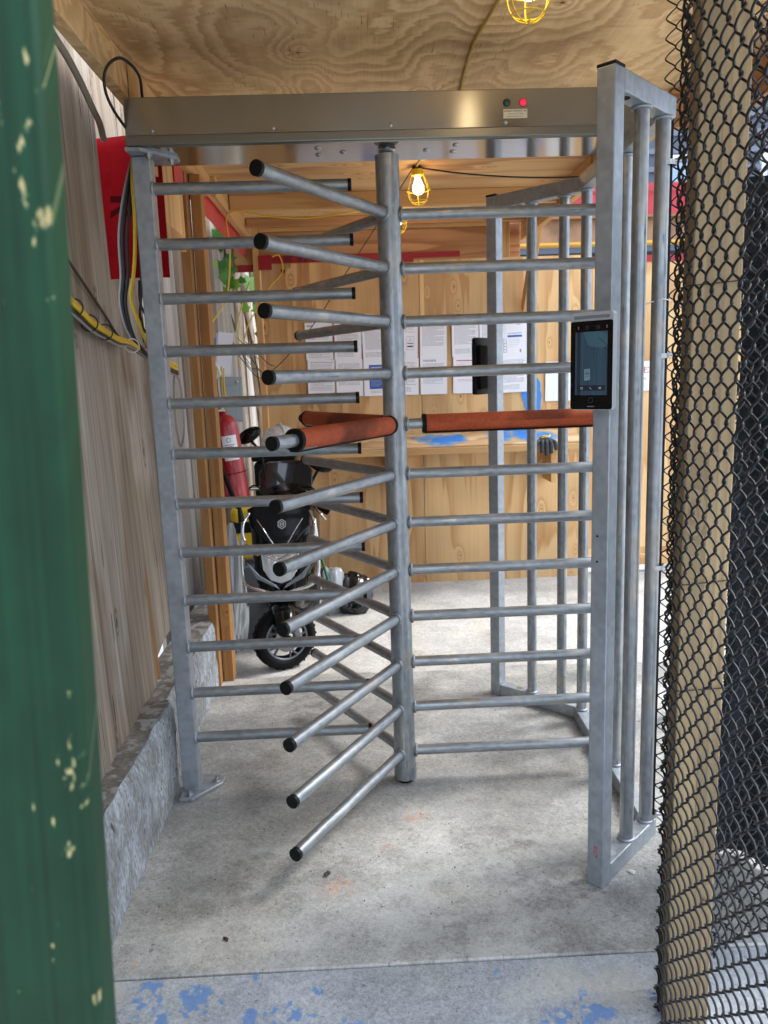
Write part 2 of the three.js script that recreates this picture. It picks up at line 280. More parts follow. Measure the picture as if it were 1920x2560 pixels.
// ------------------------------------------------------------------ kerb and wall on the left
{
  const k = thing('concrete_kerb', 'flaking whitewashed concrete kerb along the foot of the left wall', 'kerb', [0, 0, 0]);
  const mkK = (x1, x0, z0, z1, h, sd) => {
    const g = new THREE.BoxGeometry(x1 - x0, h, z1 - z0, 4, 10, Math.round((z1 - z0) / 0.03)), P = g.attributes.position;
    for (let i = 0; i < P.count; i++) { // worn rounded upper edge and lumpy face
      let x = P.getX(i), y = P.getY(i), z = P.getZ(i); const top = sst(h / 2 - 0.05, h / 2, y), n = fbm(z * 14 + sd, y * 14 + 3, 3) - 0.5;
      if (x > (x1 - x0) / 2 - 0.001) { x += n * 0.02 - top * 0.012; } if (y > h / 2 - 0.001) y += (fbm(z * 9 + sd, x * 20, 2) - 0.5) * 0.006;
      P.setXYZ(i, x, y, z);
    }
    g.computeVertexNormals(); triUV(g, 1); g.translate((x0 + x1) / 2, h / 2, (z0 + z1) / 2); return g;
  };
  part(k, 'kerb_face', mkK(-0.833, -1.0, -0.02, 2.4, 0.333, 1), M.kerb);
  part(k, 'kerb_face', mkK(-0.853, -1.0, -1.6, -0.02, 0.325, 5), M.kerb);
  const cap = (x0, x1, z0, z1, y) => { const g = planeXZ(x0, x1, z0, z1, 4, 60), P = g.attributes.position; for (let i = 0; i < P.count; i++) P.setY(i, (fbm(P.getZ(i) * 9, P.getX(i) * 30, 2) - 0.5) * 0.006); g.computeVertexNormals(); g.translate(0, y, 0); return g; };
  part(k, 'kerb_top', cap(-1.0, -0.846, -0.02, 2.4, 0.342), M.kerbTop); part(k, 'kerb_top', cap(-1.0, -0.866, -1.6, -0.02, 0.334), M.kerbTop);
  k.traverse(() => 0);

  const w = thing('timber_wall', 'tall weathered grey plywood wall leaning outward on the left kerb', 'wall', [0, 0, 0]);
  // near panel: foot at x -0.89 (near) to -0.926 (z -0.2), leaning out to -0.985 at 2.35
  const panel = (z0, z1, xb0, xb1, xt0, xt1, y0, y1, mat, th, wav) => {
    const g = new THREE.BoxGeometry(th, 1, 1, 1, 24, 24), P = g.attributes.position, uv = [];
    for (let i = 0; i < P.count; i++) { const b = P.getY(i) + 0.5, a = P.getZ(i) + 0.5, z = mix(z0, z1, a), y = mix(y0, y1, b), x = mix(mix(xb0, xb1, a), mix(xt0, xt1, a), b) + (fbm(z * 2.5 + 7, y * 1.2, 2) - 0.5) * wav + P.getX(i); P.setXYZ(i, x, y, z); }
    g.computeVertexNormals(); const U = g.attributes.uv; for (let i = 0; i < P.count; i++) U.setXY(i, P.getZ(i) + 3, P.getY(i)); return part(w, 'plywood_panel', g, mat);
  };
  panel(-0.2, 1.02, -0.935, -0.9, -0.995, -0.95, 0.334, 2.62, M.grey, 0.016, 0.02);
  panel(1.025, 2.24, -0.9, -0.86, -0.95, -0.92, 0.334, 2.62, M.grey, 0.016, 0.015);
  panel(-1.05, -0.21, -1.06, -0.99, -1.16, -1.12, 0.334, 2.9, M.grey, 0.016, 0.02);
  const st = part(w, 'split_strip', rbox(0.01, 0.46, 0.03, 0.003, 1), M.stud, [-0.945, 0.56, -0.235], [0.1, 0, 0.02], 'brown split strip of veneer standing at the panel joint');
  // upright boards farther along
  let z = -1.06; let i = 0;
  while (z > -3.6) { const wd = rr(0.16, 0.24); const b = rbox(0.022, 2.9, wd - 0.006, 0.003, 1); part(w, 'board', b, i % 3 ? M.boards : M.grey, [-1.13 + (-1.06 - z + wd / 2) * 0.1 + rr(-0.006, 0.006), 1.45, z - wd / 2], [0, -0.1, 0.012]); z -= wd; i++; }
}

// ------------------------------------------------------------------ shed: roof, joists, posts
{
  const s = thing('plywood_shed', 'timber framed plywood roof on posts over the turnstile', 'shed', [0, 0, 0]);
  const sheet = (x0, x1, z0, z1, y, mat, off) => part(s, 'roof_sheet', (() => { const g = triUV(new THREE.BoxGeometry(x1 - x0, 0.018, z1 - z0), 0, off); return g; })(), mat, [(x0 + x1) / 2, y + 0.009, (z0 + z1) / 2]);
  sheet(-0.875, 1.32, -0.5, 1.75, 2.5, M.ceil, [1.2, 1.05]);
  sheet(-0.875, 1.1, -1.3, -0.503, 2.5, M.wall2, [0.3, 0.2]);
  sheet(-0.875, 1.1, -2.1, -1.303, 2.484, M.wall2, [0.7, 1.6]); sheet(-0.875, 1.1, -2.95, -2.103, 2.484, M.wall, [0.2, 0.9]);
  const plate = (x, z0, z1, y0, y1, mat = M.pine, n = 'top_plate') => part(s, n, rbox(0.04, y1 - y0, z1 - z0, 0.003, 2), mat, [x, (y0 + y1) / 2, (z0 + z1) / 2]);
  plate(-0.855, -0.45, 1.75, 2.392, 2.499, M.ceil); plate(-0.84, -1.5, -0.453, 2.385, 2.483, M.pine); plate(-0.815, -2.95, -1.503, 2.385, 2.483, M.pine);
  plate(1.075, -1.3, -0.5, 2.36, 2.499); plate(1.3, -0.48, 1.75, 2.36, 2.499, M.redwood); plate(1.065, -2.95, -1.303, 2.36, 2.483);
  const joist = (z, y0, y1, x0 = -0.79, x1 = 1.04, mat = M.pine, n = 'joist') => part(s, n, rbox(x1 - x0, y1 - y0, 0.04, 0.003, 0), mat, [(x0 + x1) / 2, (y0 + y1) / 2, z]);
  joist(-1.93, 2.4, 2.483); joist(-2.6, 2.43, 2.483, -0.79, 1.04, M.redwood); joist(1.73, 2.36, 2.499, -0.83, 1.27); joist(-0.47, 2.36, 2.499, 1.1, 1.275, M.redwood);
  // posts
  const post = (x0, x1, z0, z1, y0, y1, mat = M.pine) => part(s, 'post', rbox(x1 - x0, y1 - y0, z1 - z0, 0.003, 1), mat, [(x0 + x1) / 2, (y0 + y1) / 2, (z0 + z1) / 2]);
  post(-0.883, -0.843, -1.075, -0.985, 0, 2.384, M.stud); post(-0.837, -0.79, -1.135, -1.045, 0, 2.384, M.stud);
  post(1.085, 1.145, -0.99, -0.9, 0, 2.499);
  post(1.28, 1.32, 1.6, 1.69, 0, 2.359); post(1.28, 1.32, -0.47, -0.38, 0, 2.359);
  // plywood gussets under the left plate
  const gus = new THREE.Shape([[0, 0.35], [0, 0.0], [0.12, -0.06], [0.42, -0.06], [0.42, 0.35]].map(p => new THREE.Vector2(...p)));
  const gg = new THREE.ExtrudeGeometry(gus, { depth: 0.018, bevelEnabled: false }); gg.rotateY(Math.PI / 2);
  part(s, 'gusset', triUV(gg, 1), M.wall, [-0.875, 2.1, -0.56]);
  part(s, 'gusset', rbox(0.018, 0.29, 0.34, 0.001, 1), M.wall, [-0.824, 2.353, -0.28]);
  // diagonal brace and end boards at the back right
  part(s, 'brace', rbox(0.04, 0.7, 0.09, 0.003, 1), M.pine, [1.06, 2.16, -2.66], [0.7, 0, 0]);
}

// ------------------------------------------------------------------ plywood hoarding at the back
const ZB = -2.93;
{
  const h = thing('plywood_hoarding', 'plywood wall across the back with posted notices and a counter shelf', 'wall', [0, 0, ZB]);
  const sh = (x0, x1, y0, y1, mat, off, dz = 0) => part(h, 'plywood_sheet', triUV(new THREE.BoxGeometry(x1 - x0 - 0.004, y1 - y0, 0.018), 1, off), mat, [(x0 + x1) / 2, (y0 + y1) / 2, -0.009 + dz]);
  sh(-0.755, 0.335, -0.05, 2.25, M.wall2, [0.6, 0.3]); sh(0.335, 1.5, -0.05, 2.25, M.wall, [0.55, 0.2]);
  sh(1.5, 2.7, 0.1, 2.2, M.wall, [1.1, 1.0], -0.05); sh(2.7, 3.9, 0.1, 2.2, M.wall2, [0.2, 0.6], -0.05);
  const bd = (x0, x1, y0, y1, z0, z1, mat, g = 0, n = 'board') => part(h, n, rbox(x1 - x0, y1 - y0, z1 - z0, 0.003, g), mat, [(x0 + x1) / 2, (y0 + y1) / 2, (z0 + z1) / 2]);
  bd(-0.797, -0.758, 0, 2.54, -0.05, 0.04, M.pine, 1, 'stud'); bd(-0.756, 0.86, 2.458, 2.483, -0.04, 0.02, M.pine); bd(-0.756, 0.86, 2.25, 2.456, -0.04, -0.002, M.redwood);
  bd(0.862, 1.05, 2.25, 2.483, -0.09, -0.052, M.redwood); bd(0.88, 0.97, 2.25, 2.483, -0.05, -0.012, M.pine, 1, 'stud');
  bd(-0.93, -0.8, 2.25, 2.43, -0.05, -0.01, M.pine); bd(1.5, 3.9, 0.02, 0.085, -0.12, -0.02, M.pine, 0, 'sleeper');
  bd(1.46, 1.5, 0, 2.24, -0.06, -0.02, M.pine, 1, 'stud');
  for (const x of [0.335, -0.2, 0.9]) bd(x - 0.02, x + 0.02, -0.04, 2.24, -0.11, -0.019, M.stud, 1, 'stud'); bd(2.68, 2.72, 0, 2.19, -0.16, -0.07, M.stud, 1, 'stud');
  // counter shelf
  bd(-0.5, 1.42, 0.93, 0.972, 0.25, 0.29, M.pine, 0, 'shelf_edge');
  const shelfMat = matOf(surf(1024, 256, 2, 0.34, (() => { const f = plyFn(3.3, [205, 178, 140], [165, 125, 85], kn(6, 2, 0.34, 0.008, 0.015), 9, 0.3); const sp = [[0.95, 0.15, 0.12, 1], [1.05, 0.12, 0.1, 1], [1.38, 0.1, 0.12, 0.9], [1.55, 0.1, 0.12, 1], [1.68, 0.13, 0.1, 1], [0.85, 0.1, 0.1, 0.7]]; return (x, y, o) => { f(y, x, o); const b = splat(x, y, sp, 1); for (let c = 0; c < 3; c++) o[c] = mix(o[c], [48, 126, 216][c], b); }; })()), 0.6);
  const sg = new THREE.BoxGeometry(1.92, 0.02, 0.27); { const P = sg.attributes.position, U = sg.attributes.uv; for (let i = 0; i < P.count; i++) U.setXY(i, P.getX(i) + 0.96, P.getZ(i) + 0.14); }
  part(h, 'shelf', sg, shelfMat, [0.46, 1.006, 0.137], [0.25, 0, 0]);
  bd(0.1, 0.14, 0.7, 0.93, 0.0, 0.24, M.pine, 1, 'bracket'); bd(1.2, 1.24, 0.7, 0.93, 0.0, 0.24, M.pine, 1, 'bracket');
  // red membrane flashing along the top edge
  const redM = plain(0x9a1a26, 0.55); const fl = (x0, x1, y0, y1, z) => part(h, 'flashing', box(x1 - x0, y1 - y0, 0.004), redM, [(x0 + x1) / 2, (y0 + y1) / 2, z], [0, 0, 0.004]);
  fl(-0.76, -0.2, 2.252, 2.3, 0.003); fl(-0.2, 0.3, 2.235, 2.3, 0.006); fl(0.3, 0.62, 2.262, 2.298, 0.004); fl(-0.76, -0.67, 2.205, 2.3, 0.042); fl(-0.945, -0.93, 2.2, 2.45, 0.0); fl(-0.945, -0.8, 2.2, 2.247, 0.0);
  part(h, 'flashing', box(2.4, 0.045, 0.03), redM, [2.7, 2.22, -0.06]);
  // worn lettering on the flashing
  const dk = plain(0x6d1620, 0.6); for (const [x, wd] of [[-0.56, 0.05], [-0.48, 0.03], [-0.44, 0.02]]) part(h, 'print', box(wd, 0.04, 0.002), dk, [x, 2.276, 0.007]);
  part(h, 'cable_hole', new THREE.CylinderGeometry(0.014, 0.014, 0.004, 12), M.rubber, [-0.6, 2.2, 0.002], [Math.PI / 2, 0, 0]);
  const bp = matOf(surf(128, 256, 0.16, 0.3, (x, y, o) => { o[0] = 50; o[1] = 128; o[2] = 208; }), 0.7);
  const sprayed = new THREE.Shape(); for (let i = 0; i <= 40; i++) { const a = i / 40 * Math.PI * 2, r = 1 + 0.16 * (vn(Math.cos(a) * 3 + 9, Math.sin(a) * 3 + 9) - 0.5) * 2; sprayed[i ? 'lineTo' : 'moveTo'](Math.cos(a) * 0.055 * r, Math.sin(a) * 0.12 * r); }
  part(h, 'spray_patch', new THREE.ShapeGeometry(sprayed), plain(0x3f8fe0, 0.7), [1.12, 1.3, 0.004]).scale.set(1.3, 1.15, 1);
  part(h, 'spray_patch', new THREE.ShapeGeometry(sprayed), plain(0x4a94e0, 0.7), [0.98, 1.055, 0.004], [0, 0, 1.5]).scale.set(0.4, 1.1, 1);
}

// ------------------------------------------------------------------ turnstile
{
  const t = thing('turnstile', 'full height galvanised steel turnstile with orange padded push bars', 'turnstile', [0, 0, 0]);
  const H = 1.9857, S = 0.17, R = 0.0185;
  // rotor column
  const col = part(t, 'rotor_column', cyl(0.0385, 0.0385, 2.138, 36), M.tube, [0, 1.099, 0]);
  part(col, 'column_collar', cyl(0.041, 0.041, 0.05, 36), M.tube, [0, -1.06, 0]);
  part(t, 'pivot_pin', cyl(0.013, 0.013, 0.05, 16), M.bolt, [0, 2.18, 0]); part(t, 'pivot_washer', cyl(0.03, 0.024, 0.008, 24), M.bolt, [0, 2.178, 0]);
  part(t, 'floor_bearing', cyl(0.03, 0.03, 0.03, 32), M.rubber, [0, 0.016, 0]);
  const L = 0.70, armG = [0, 1, 2].map(i => { const g = cyl(R, R, L - 0.03, 22, false, i * 0.37); g.rotateZ(Math.PI / 2); g.translate((L + 0.03) / 2, 0, 0); return g; });
  const weld = new THREE.TorusGeometry(R + 0.0015, 0.0055, 7, 22); weld.rotateY(Math.PI / 2);
  const capG = new THREE.CylinderGeometry(R + 0.0012, R + 0.0012, 0.012, 22); capG.rotateZ(Math.PI / 2);
  const padM = matOf(surf(256, 256, 0.5, 0.5, (x, y, o) => { const f = vn(x * 240, y * 240), b = fbm(x * 9, y * 9, 4), d = sst(0.52, 0.7, fbm(x * 6 + 4, y * 6, 3)) * 0.35, g = 1 + (f - 0.5) * 0.16 + (b - 0.5) * 0.25 - d; o[0] = 170 * g; o[1] = 80 * g; o[2] = 48 * g; o[3] = 0.5 + (f - 0.5) * 0.5; }, true), 0.62, 0.0004, { specularIntensity: 0.35 });
  const tagTex = canvasTex(128, 48, (g, w, h) => { g.fillStyle = '#8b8a86'; g.fillRect(0, 0, w, h); g.fillStyle = '#33302e'; g.fillRect(8, 12, 12, 24); g.fillRect(26, 12, 12, 24); for (let i = 0; i < 3; i++) g.fillRect(46, 12 + i * 9, 70 - i * 8, 4); });
  const tagM = new THREE.MeshPhysicalMaterial({ map: tagTex, roughness: 0.5 });
  const pads = [[0.1, 0.70], [0.045, 0.60], [0.05, 0.66]];
  for (let wgn = 0; wgn < 3; wgn++) for (let k = 0; k < 12; k++) {
    const ang = [0, 2, -2][wgn] * Math.PI / 3;
    const a = part(t, 'rotor_arm', armG[(k + wgn) % 3], M.tube, [0, H - S * k, 0], [rr(0, 0), -ang, rr(-0.004, 0.004)]);
    part(a, 'weld_bead', weld, M.tube, [0.041, 0, 0]); part(a, 'end_cap', capG, M.blackPlastic, [L + 0.004, 0, 0]);
    if (k === 4) {
      const [p0, p1] = pads[wgn]; const pg = cyl(0.0305, 0.0305, p1 - p0, 28); pg.rotateZ(Math.PI / 2);
      part(a, 'foam_pad', pg, padM, [(p0 + p1) / 2, 0, 0], [0, 0, 0], 'orange foam sleeve');
      for (const x of [p0, p1]) { const rg = new THREE.CylinderGeometry(0.0325, 0.0325, 0.014, 28); rg.rotateZ(Math.PI / 2); part(a, 'pad_end_ring', rg, M.rubber, [x, 0, 0]); }
      part(a, 'pad_seam', box(p1 - p0, 0.004, 0.03), M.rubber, [(p0 + p1) / 2, -0.0315, 0.004]);
      const tg = new THREE.CylinderGeometry(0.0309, 0.0309, 0.065, 8, 1, true, -0.3, 0.6); tg.rotateZ(Math.PI / 2);
      { const U = tg.attributes.uv; for (let i = 0; i < U.count; i++) { const u = U.getX(i), v = U.getY(i); U.setXY(i, 1 - v, u); } }
      const tgm = part(a, 'maker_tag', tg, tagM, [p1 - 0.05, -0.0, 0], [wgn === 1 ? Math.PI - 1.15 : Math.PI / 2 + 0.55, 0, 0]);
    }
  }
  // left post with comb bars
  const lp = part(t, 'comb_post', rbox(0.058, 2.165, 0.062, 0.004, 1), M.galv, [-0.779, 1.0945, 0]);
  const plateShape = new THREE.Shape([[-0.03, 0.085], [0.012, 0.085], [0.104, -0.02], [0.104, -0.06], [0.075, -0.085], [-0.03, -0.085]].map(([x, z]) => new THREE.Vector2(x, -z)));
  const plateG = new THREE.ExtrudeGeometry(plateShape, { depth: 0.009, bevelEnabled: true, bevelSize: 0.0015, bevelThickness: 0.0015, bevelSegments: 1 }); plateG.rotateX(-Math.PI / 2); triUV(plateG, 0);
  const boltG = merge([tr(new THREE.CylinderGeometry(0.0105, 0.0105, 0.009, 6), 0, 0.0065, 0), tr(new THREE.CylinderGeometry(0.016, 0.016, 0.003, 18), 0, 0.0005, 0), tr(new THREE.CylinderGeometry(0.006, 0.006, 0.014, 10), 0, 0.01, 0)]);
  const bp = part(t, 'base_plate', plateG, M.galv, [-0.779, 0.0035, 0]);
  for (const [x, z] of [[0.0, 0.058], [0.082, -0.03]]) part(bp, 'bolt', boltG, M.bolt, [x, 0.012, z]);
  const tp = part(t, 'top_plate', plateG, M.galv, [-0.779, 2.179, 0]);
  for (const [x, z] of [[0.03, 0.05], [0.085, -0.02]]) part(tp, 'bolt', boltG, M.bolt, [x, 0, z], [Math.PI, 0, 0]);
  const combG = [0, 1].map(i => { const g = cyl(R, R, 0.625, 22, false, 0.2 + i * 0.55); g.rotateZ(Math.PI / 2); return g; });
  for (let k = 0; k < 12; k++) { const b = part(t, 'comb_bar', combG[k % 2], M.tube, [-0.752 + 0.3125, H - S * k + 0.095, 0.012], [0, 0.006, rr(-0.003, 0.003)]); part(b, 'end_cap', capG, M.blackPlastic, [0.316, 0, 0]); part(b, 'weld_bead', weld, M.galv, [-0.311, 0, 0]); }
  // header housing
  const hx0 = -0.806, hx1 = 0.83, hw = hx1 - hx0, hc = (hx0 + hx1) / 2;
  const cov = part(t, 'header_cover', rbox(hw, 0.112, 0.218, 0.003, 0), M.steel, [hc, 2.276, -0.024]);
  const scr = new THREE.SphereGeometry(0.0065, 12, 8, 0, Math.PI * 2, 0, Math.PI / 2); scr.rotateX(Math.PI / 2); scr.scale(1, 1, 0.6);
  for (const x of [-0.723, -0.352, 0.011, 0.37, 0.7]) part(cov, 'screw', scr, M.bolt, [x - hc, -0.042, 0.109]);
  const lens = new THREE.SphereGeometry(0.0105, 20, 10, 0, Math.PI * 2, 0, Math.PI / 2); lens.rotateX(Math.PI / 2); lens.scale(1, 1, 0.55);
  const bez = new THREE.TorusGeometry(0.0108, 0.0014, 8, 24);
  const g1 = part(cov, 'indicator_lamp', lens, plain(0x1f4a35, 0.25), [0.3735 - hc, 0.015, 0.109], [0, 0, 0], 'unlit green indicator lamp'); part(g1, 'bezel', bez, M.blackPlastic);
  const g2 = part(cov, 'indicator_lamp', lens, plain(0xff2a58, 0.3, { emissive: 0xff1848, emissiveIntensity: 0.34 }), [0.424 - hc, 0.015, 0.109], [0, 0, 0], 'lit red indicator lamp'); part(g2, 'bezel', bez, M.blackPlastic);
  const lab = canvasTex(512, 190, (g, w, h) => { g.fillStyle = '#cfc7ae'; g.fillRect(0, 0, w, h); g.fillStyle = '#1d1b18'; g.textAlign = 'center'; g.font = 'bold 37px sans-serif'; g.fillText('HAYWARD TURNSTILES, INC.', w / 2, 52, 490); g.font = '33px sans-serif'; g.fillText('Phone: 203-877-7968', w / 2, 108); g.font = '26px sans-serif'; g.fillText('www.HaywardTurnstiles.com', w / 2, 158); });
  part(cov, 'maker_label', new THREE.PlaneGeometry(0.075, 0.027), new THREE.MeshPhysicalMaterial({ map: lab, roughness: 0.6 }), [0.4 - hc, -0.017, 0.1095]);
  part(t, 'header_beam', rbox(hw, 0.031, 0.234, 0.005, 0), M.lip, [hc, 2.2055, -0.022]);
  const domeG = new THREE.SphereGeometry(0.011, 14, 8, 0, Math.PI * 2, 0, Math.PI / 2); domeG.scale(1, 0.55, 1);
  const under = part(t, 'header_underplate', triUV(new THREE.BoxGeometry(hw - 0.06, 0.003, 0.215), 0), M.mirrorSteel, [hc, 2.1885, -0.027]);
  for (const [x, z] of [[-0.22, 0.03], [-0.22, -0.045], [0.22, 0.03], [0.22, -0.045], [-0.14, -0.02], [0.13, -0.02]]) part(under, 'dome_nut', domeG, M.bolt, [x - hc, -0.0015, z + 0.027], [Math.PI, 0, 0]);
  // cage: front leg, side, back leg
  const sq = Math.SQRT1_2, P1 = [0.5225, 0.64], P2 = [0.478, -0.752], Q1 = [0.752, 0.406], Q2 = [0.772, -0.455], T = 2.192, RW = 0.05;
  const pst = (p, nm, h = 2.19) => { const o = part(t, nm, rbox(RW, h, RW, 0.004, 1), M.galv, [p[0], h / 2, p[1]], [0, Math.PI / 4, 0]); part(o, 'post_cap', rbox(RW + 0.001, 0.008, RW + 0.001, 0.002), M.blackPlastic, [0, h / 2 + 0.003, 0]); return o; };
  const front = pst(P1, 'cage_post'), back = pst(P2, 'cage_post');
  const rail = (a, b, y, e0 = 0.026, e1 = 0.0) => { const dx = b[0] - a[0], dz = b[1] - a[1], l = Math.hypot(dx, dz), ll = l - e0 + e1; const m = (e0 + l + e1) / 2 / l; const o = part(t, 'cage_rail', rbox(ll, 0.054, RW - 0.001, 0.004, 0), M.galv, [a[0] + dx * m, y, a[1] + dz * m], [0, Math.atan2(-dz, dx), 0]); return [o, m * l]; };
  for (const y of [0.0275, T - 0.028]) {
    const up = y < 1; const [o, m] = rail(P1, Q1, y, 0.026, 0.01); const [o2, m2] = rail(P2, Q2, y, 0.026, 0.01); rail(Q1, Q2, y - (up ? 0.001 : -0.001), 0.012, -0.012);
    const hole = new THREE.CylinderGeometry(0.0145, 0.0145, 0.003, 20);
    for (const q of [o, o2]) part(q, 'rail_plug', hole, up ? M.bolt : M.rubber, [0.075 - m, up ? 0.0265 : -0.0265, 0]);
  }
  const barG = cyl(0.0205, 0.0205, T - 0.108, 24), bar = (x, z) => { const o = part(t, 'cage_bar', barG, M.tube, [x, T / 2, z], [0, rr(0, 6), 0]); const wl = new THREE.TorusGeometry(0.022, 0.005, 6, 22); wl.rotateX(Math.PI / 2); part(o, 'weld_bead', wl, M.galv, [0, -(T - 0.116) / 2, 0]); part(o, 'weld_bead', wl, M.galv, [0, (T - 0.116) / 2, 0]); };
  bar(0.644, 0.517); bar(0.737, 0.424); bar(0.607, -0.62); bar(0.712, -0.515); bar(0.772, -0.415); bar(0.766, -0.2); bar(0.76, 0.06);
  // side plate brackets that carry the header
  for (const z of [-0.11, 0.06]) part(t, 'header_bracket', rbox(0.09, 0.012, 0.05, 0.002, 0), M.galv, [0.8, 2.1985 - 0.0005, z]);
  // EXIT sticker and bolt holes on the front post, left face
  const ex = canvasTex(256, 96, (g, w, h) => { g.fillStyle = '#8e979d'; g.fillRect(0, 0, w, h); g.fillStyle = '#b01822'; g.font = 'italic bold 88px sans-serif'; g.textAlign = 'center'; g.textBaseline = 'middle'; g.fillText('EXIT', w / 2, h / 2 + 4); });
  part(front, 'exit_sticker', new THREE.PlaneGeometry(0.05, 0.0175), new THREE.MeshPhysicalMaterial({ map: ex, roughness: 0.5 }), [-RW / 2 - 0.0006, -0.985, 0.002], [0, -Math.PI / 2, -Math.PI / 2]);
  for (const y of [0.96, 1.03]) { const hg = new THREE.CylinderGeometry(0.003, 0.003, 0.002, 10); hg.rotateZ(Math.PI / 2); part(front, 'bolt_hole', hg, M.rubber, [-RW / 2, y - 1.095, -0.006]); }
}

// ------------------------------------------------------------------ face recognition terminals
{
  const scrn = canvasTex(512, 1024, (g, w, h) => { // camera view of boards, drawn dim and blue
    g.fillStyle = '#41657c'; g.fillRect(0, 0, w, h);
    for (let i = 0; i < 220; i++) { const x = Math.floor(rnd() * w), a = 0.05 + rnd() * 0.14; g.fillStyle = rnd() > 0.5 ? `rgba(20,40,58,${a})` : `rgba(120,165,185,${a * 0.7})`; const y0 = rnd() * h * 0.5; g.fillRect(x, y0, 1 + rnd() * 7, h * (0.3 + rnd() * 0.6)); }
    g.fillStyle = '#5b8b97'; g.beginPath(); g.moveTo(130, 0); g.lineTo(380, 0); g.lineTo(512, 50); g.lineTo(512, 250); g.quadraticCurveTo(330, 280, 200, 210); g.closePath(); g.globalAlpha = 0.75; g.fill(); g.globalAlpha = 1;
    g.fillStyle = '#223c52'; g.fillRect(26, 0, 46, h); g.fillStyle = 'rgba(20,32,46,0.8)'; g.fillRect(70, 0, 14, h);
    g.strokeStyle = '#15212e'; g.lineWidth = 6; g.beginPath(); g.moveTo(375, 105); g.lineTo(512, 240); g.stroke(); g.beginPath(); g.arc(512, 270, 30, 0, 7); g.stroke();
    g.fillStyle = '#9dbcc8'; g.beginPath(); g.moveTo(145, 600); g.lineTo(240, 592); g.lineTo(243, 775); g.lineTo(148, 790); g.closePath(); g.fill(); g.fillStyle = '#4e7386'; for (const y of [625, 650, 690, 720]) g.fillRect(160, y, 66, 7); g.fillStyle = '#2b4658'; g.fillRect(165, 670, 70, 10);
    g.fillStyle = 'rgba(14,28,48,0.75)'; g.fillRect(30, 862, 452, 90); g.fillStyle = '#c6d4dc'; for (const [x, y] of [[90, 890], [110, 890], [90, 912], [110, 912]]) g.fillRect(x, y, 16, 17); g.fillRect(380, 892, 40, 32);
    g.lineWidth = 11; g.strokeStyle = '#c6d4dc'; g.beginPath(); g.moveTo(238, 888); g.quadraticCurveTo(242, 918, 270, 926); g.stroke();
  });
  const brand = canvasTex(256, 40, (g, w, h) => { g.fillStyle = '#07090c'; g.fillRect(0, 0, w, h); g.fillStyle = '#a8adb4'; g.font = 'italic bold 34px sans-serif'; g.textAlign = 'center'; g.textBaseline = 'middle'; g.fillText('HIKVISION', w / 2, h / 2, 240); });
  const rs = (w, h, r) => { const s = new THREE.Shape(), x = -w / 2, y = -h / 2; s.moveTo(x + r, y); s.lineTo(x + w - r, y); s.absarc(x + w - r, y + r, r, -Math.PI / 2, 0); s.lineTo(x + w, y + h - r); s.absarc(x + w - r, y + h - r, r, 0, Math.PI / 2); s.lineTo(x + r, y + h); s.absarc(x + r, y + h - r, r, Math.PI / 2, Math.PI); s.lineTo(x, y + r); s.absarc(x + r, y + r, r, Math.PI, Math.PI * 1.5); return s; };
  const alu = plain(0xb8bdc2, 0.4, { metalness: 0.25 });
  function terminal(p, turn, label, dark) {
    const t = thing('face_terminal', label, 'access terminal', p, turn, 'access terminals on the cage posts');
    const cg = new THREE.ExtrudeGeometry(rs(0.116, 0.24, 0.008), { depth: 0.016, bevelEnabled: true, bevelSize: 0.0015, bevelThickness: 0.0015, bevelSegments: 2, curveSegments: 6 });
    const c = part(t, 'case', cg, dark ? M.blackPlastic : alu, [0, 0, -0.016]);
    part(t, 'mount_plate', rbox(0.09, 0.19, 0.018, 0.004), dark ? M.blackPlastic : alu, [0, -0.005, -0.027]);
    const gl = part(t, 'glass_front', new THREE.ExtrudeGeometry(rs(0.1155, 0.219, 0.006), { depth: 0.0015, bevelEnabled: false }), M.black, [0, -0.0095, 0.0018]);
    part(t, 'speaker_strip', rbox(0.098, 0.008, 0.001, 0.0004), plain(0x7b8084, 0.5), [0, 0.1095, 0.0018]);
    part(gl, 'screen', new THREE.PlaneGeometry(0.0885, 0.157), new THREE.MeshPhysicalMaterial({ map: scrn, roughness: 0.12, emissive: 0xffffff, emissiveMap: scrn, emissiveIntensity: 0.05, color: 0x9aa4ac, clearcoat: 1, clearcoatRoughness: 0.05 }), [0, 0.0045, 0.0017]);
    for (const x of [-0.012, 0.018]) { const r = new THREE.CylinderGeometry(0.0055, 0.0055, 0.0006, 20); r.rotateX(Math.PI / 2); part(gl, 'camera_lens', r, plain(0x10131a, 0.05, { clearcoat: 1 }), [x, 0.0935, 0.0017]); }
    for (const x of [-0.036, 0.042]) for (const y of [0.0915, 0.0955]) { const r = new THREE.CylinderGeometry(0.0013, 0.0013, 0.0006, 8); r.rotateX(Math.PI / 2); part(gl, 'infrared_emitter', r, plain(0xc08088, 0.4), [x, y, 0.0018]); }
    const ring = rs(0.0115, 0.0115, 0.002); ring.holes.push(new THREE.Path(rs(0.0103, 0.0103, 0.0016).getPoints()));
    part(gl, 'card_symbol', new THREE.ShapeGeometry(ring), plain(0x55585e, 0.5), [0, -0.0865, 0.0018]);
    part(gl, 'maker_name', new THREE.PlaneGeometry(0.026, 0.004), new THREE.MeshPhysicalMaterial({ map: brand, roughness: 0.3 }), [0, -0.1025, 0.0018]);
    return t;
  }
  terminal([0.468, 1.488, 0.6925], -Math.PI / 4, 'wall tablet style access terminal with blue lit screen on the front cage post', false);
  terminal([0.415, 1.497, -0.79], -Math.PI * 0.72, 'dark access terminal seen edge on, fixed to the rear cage post', true);
}

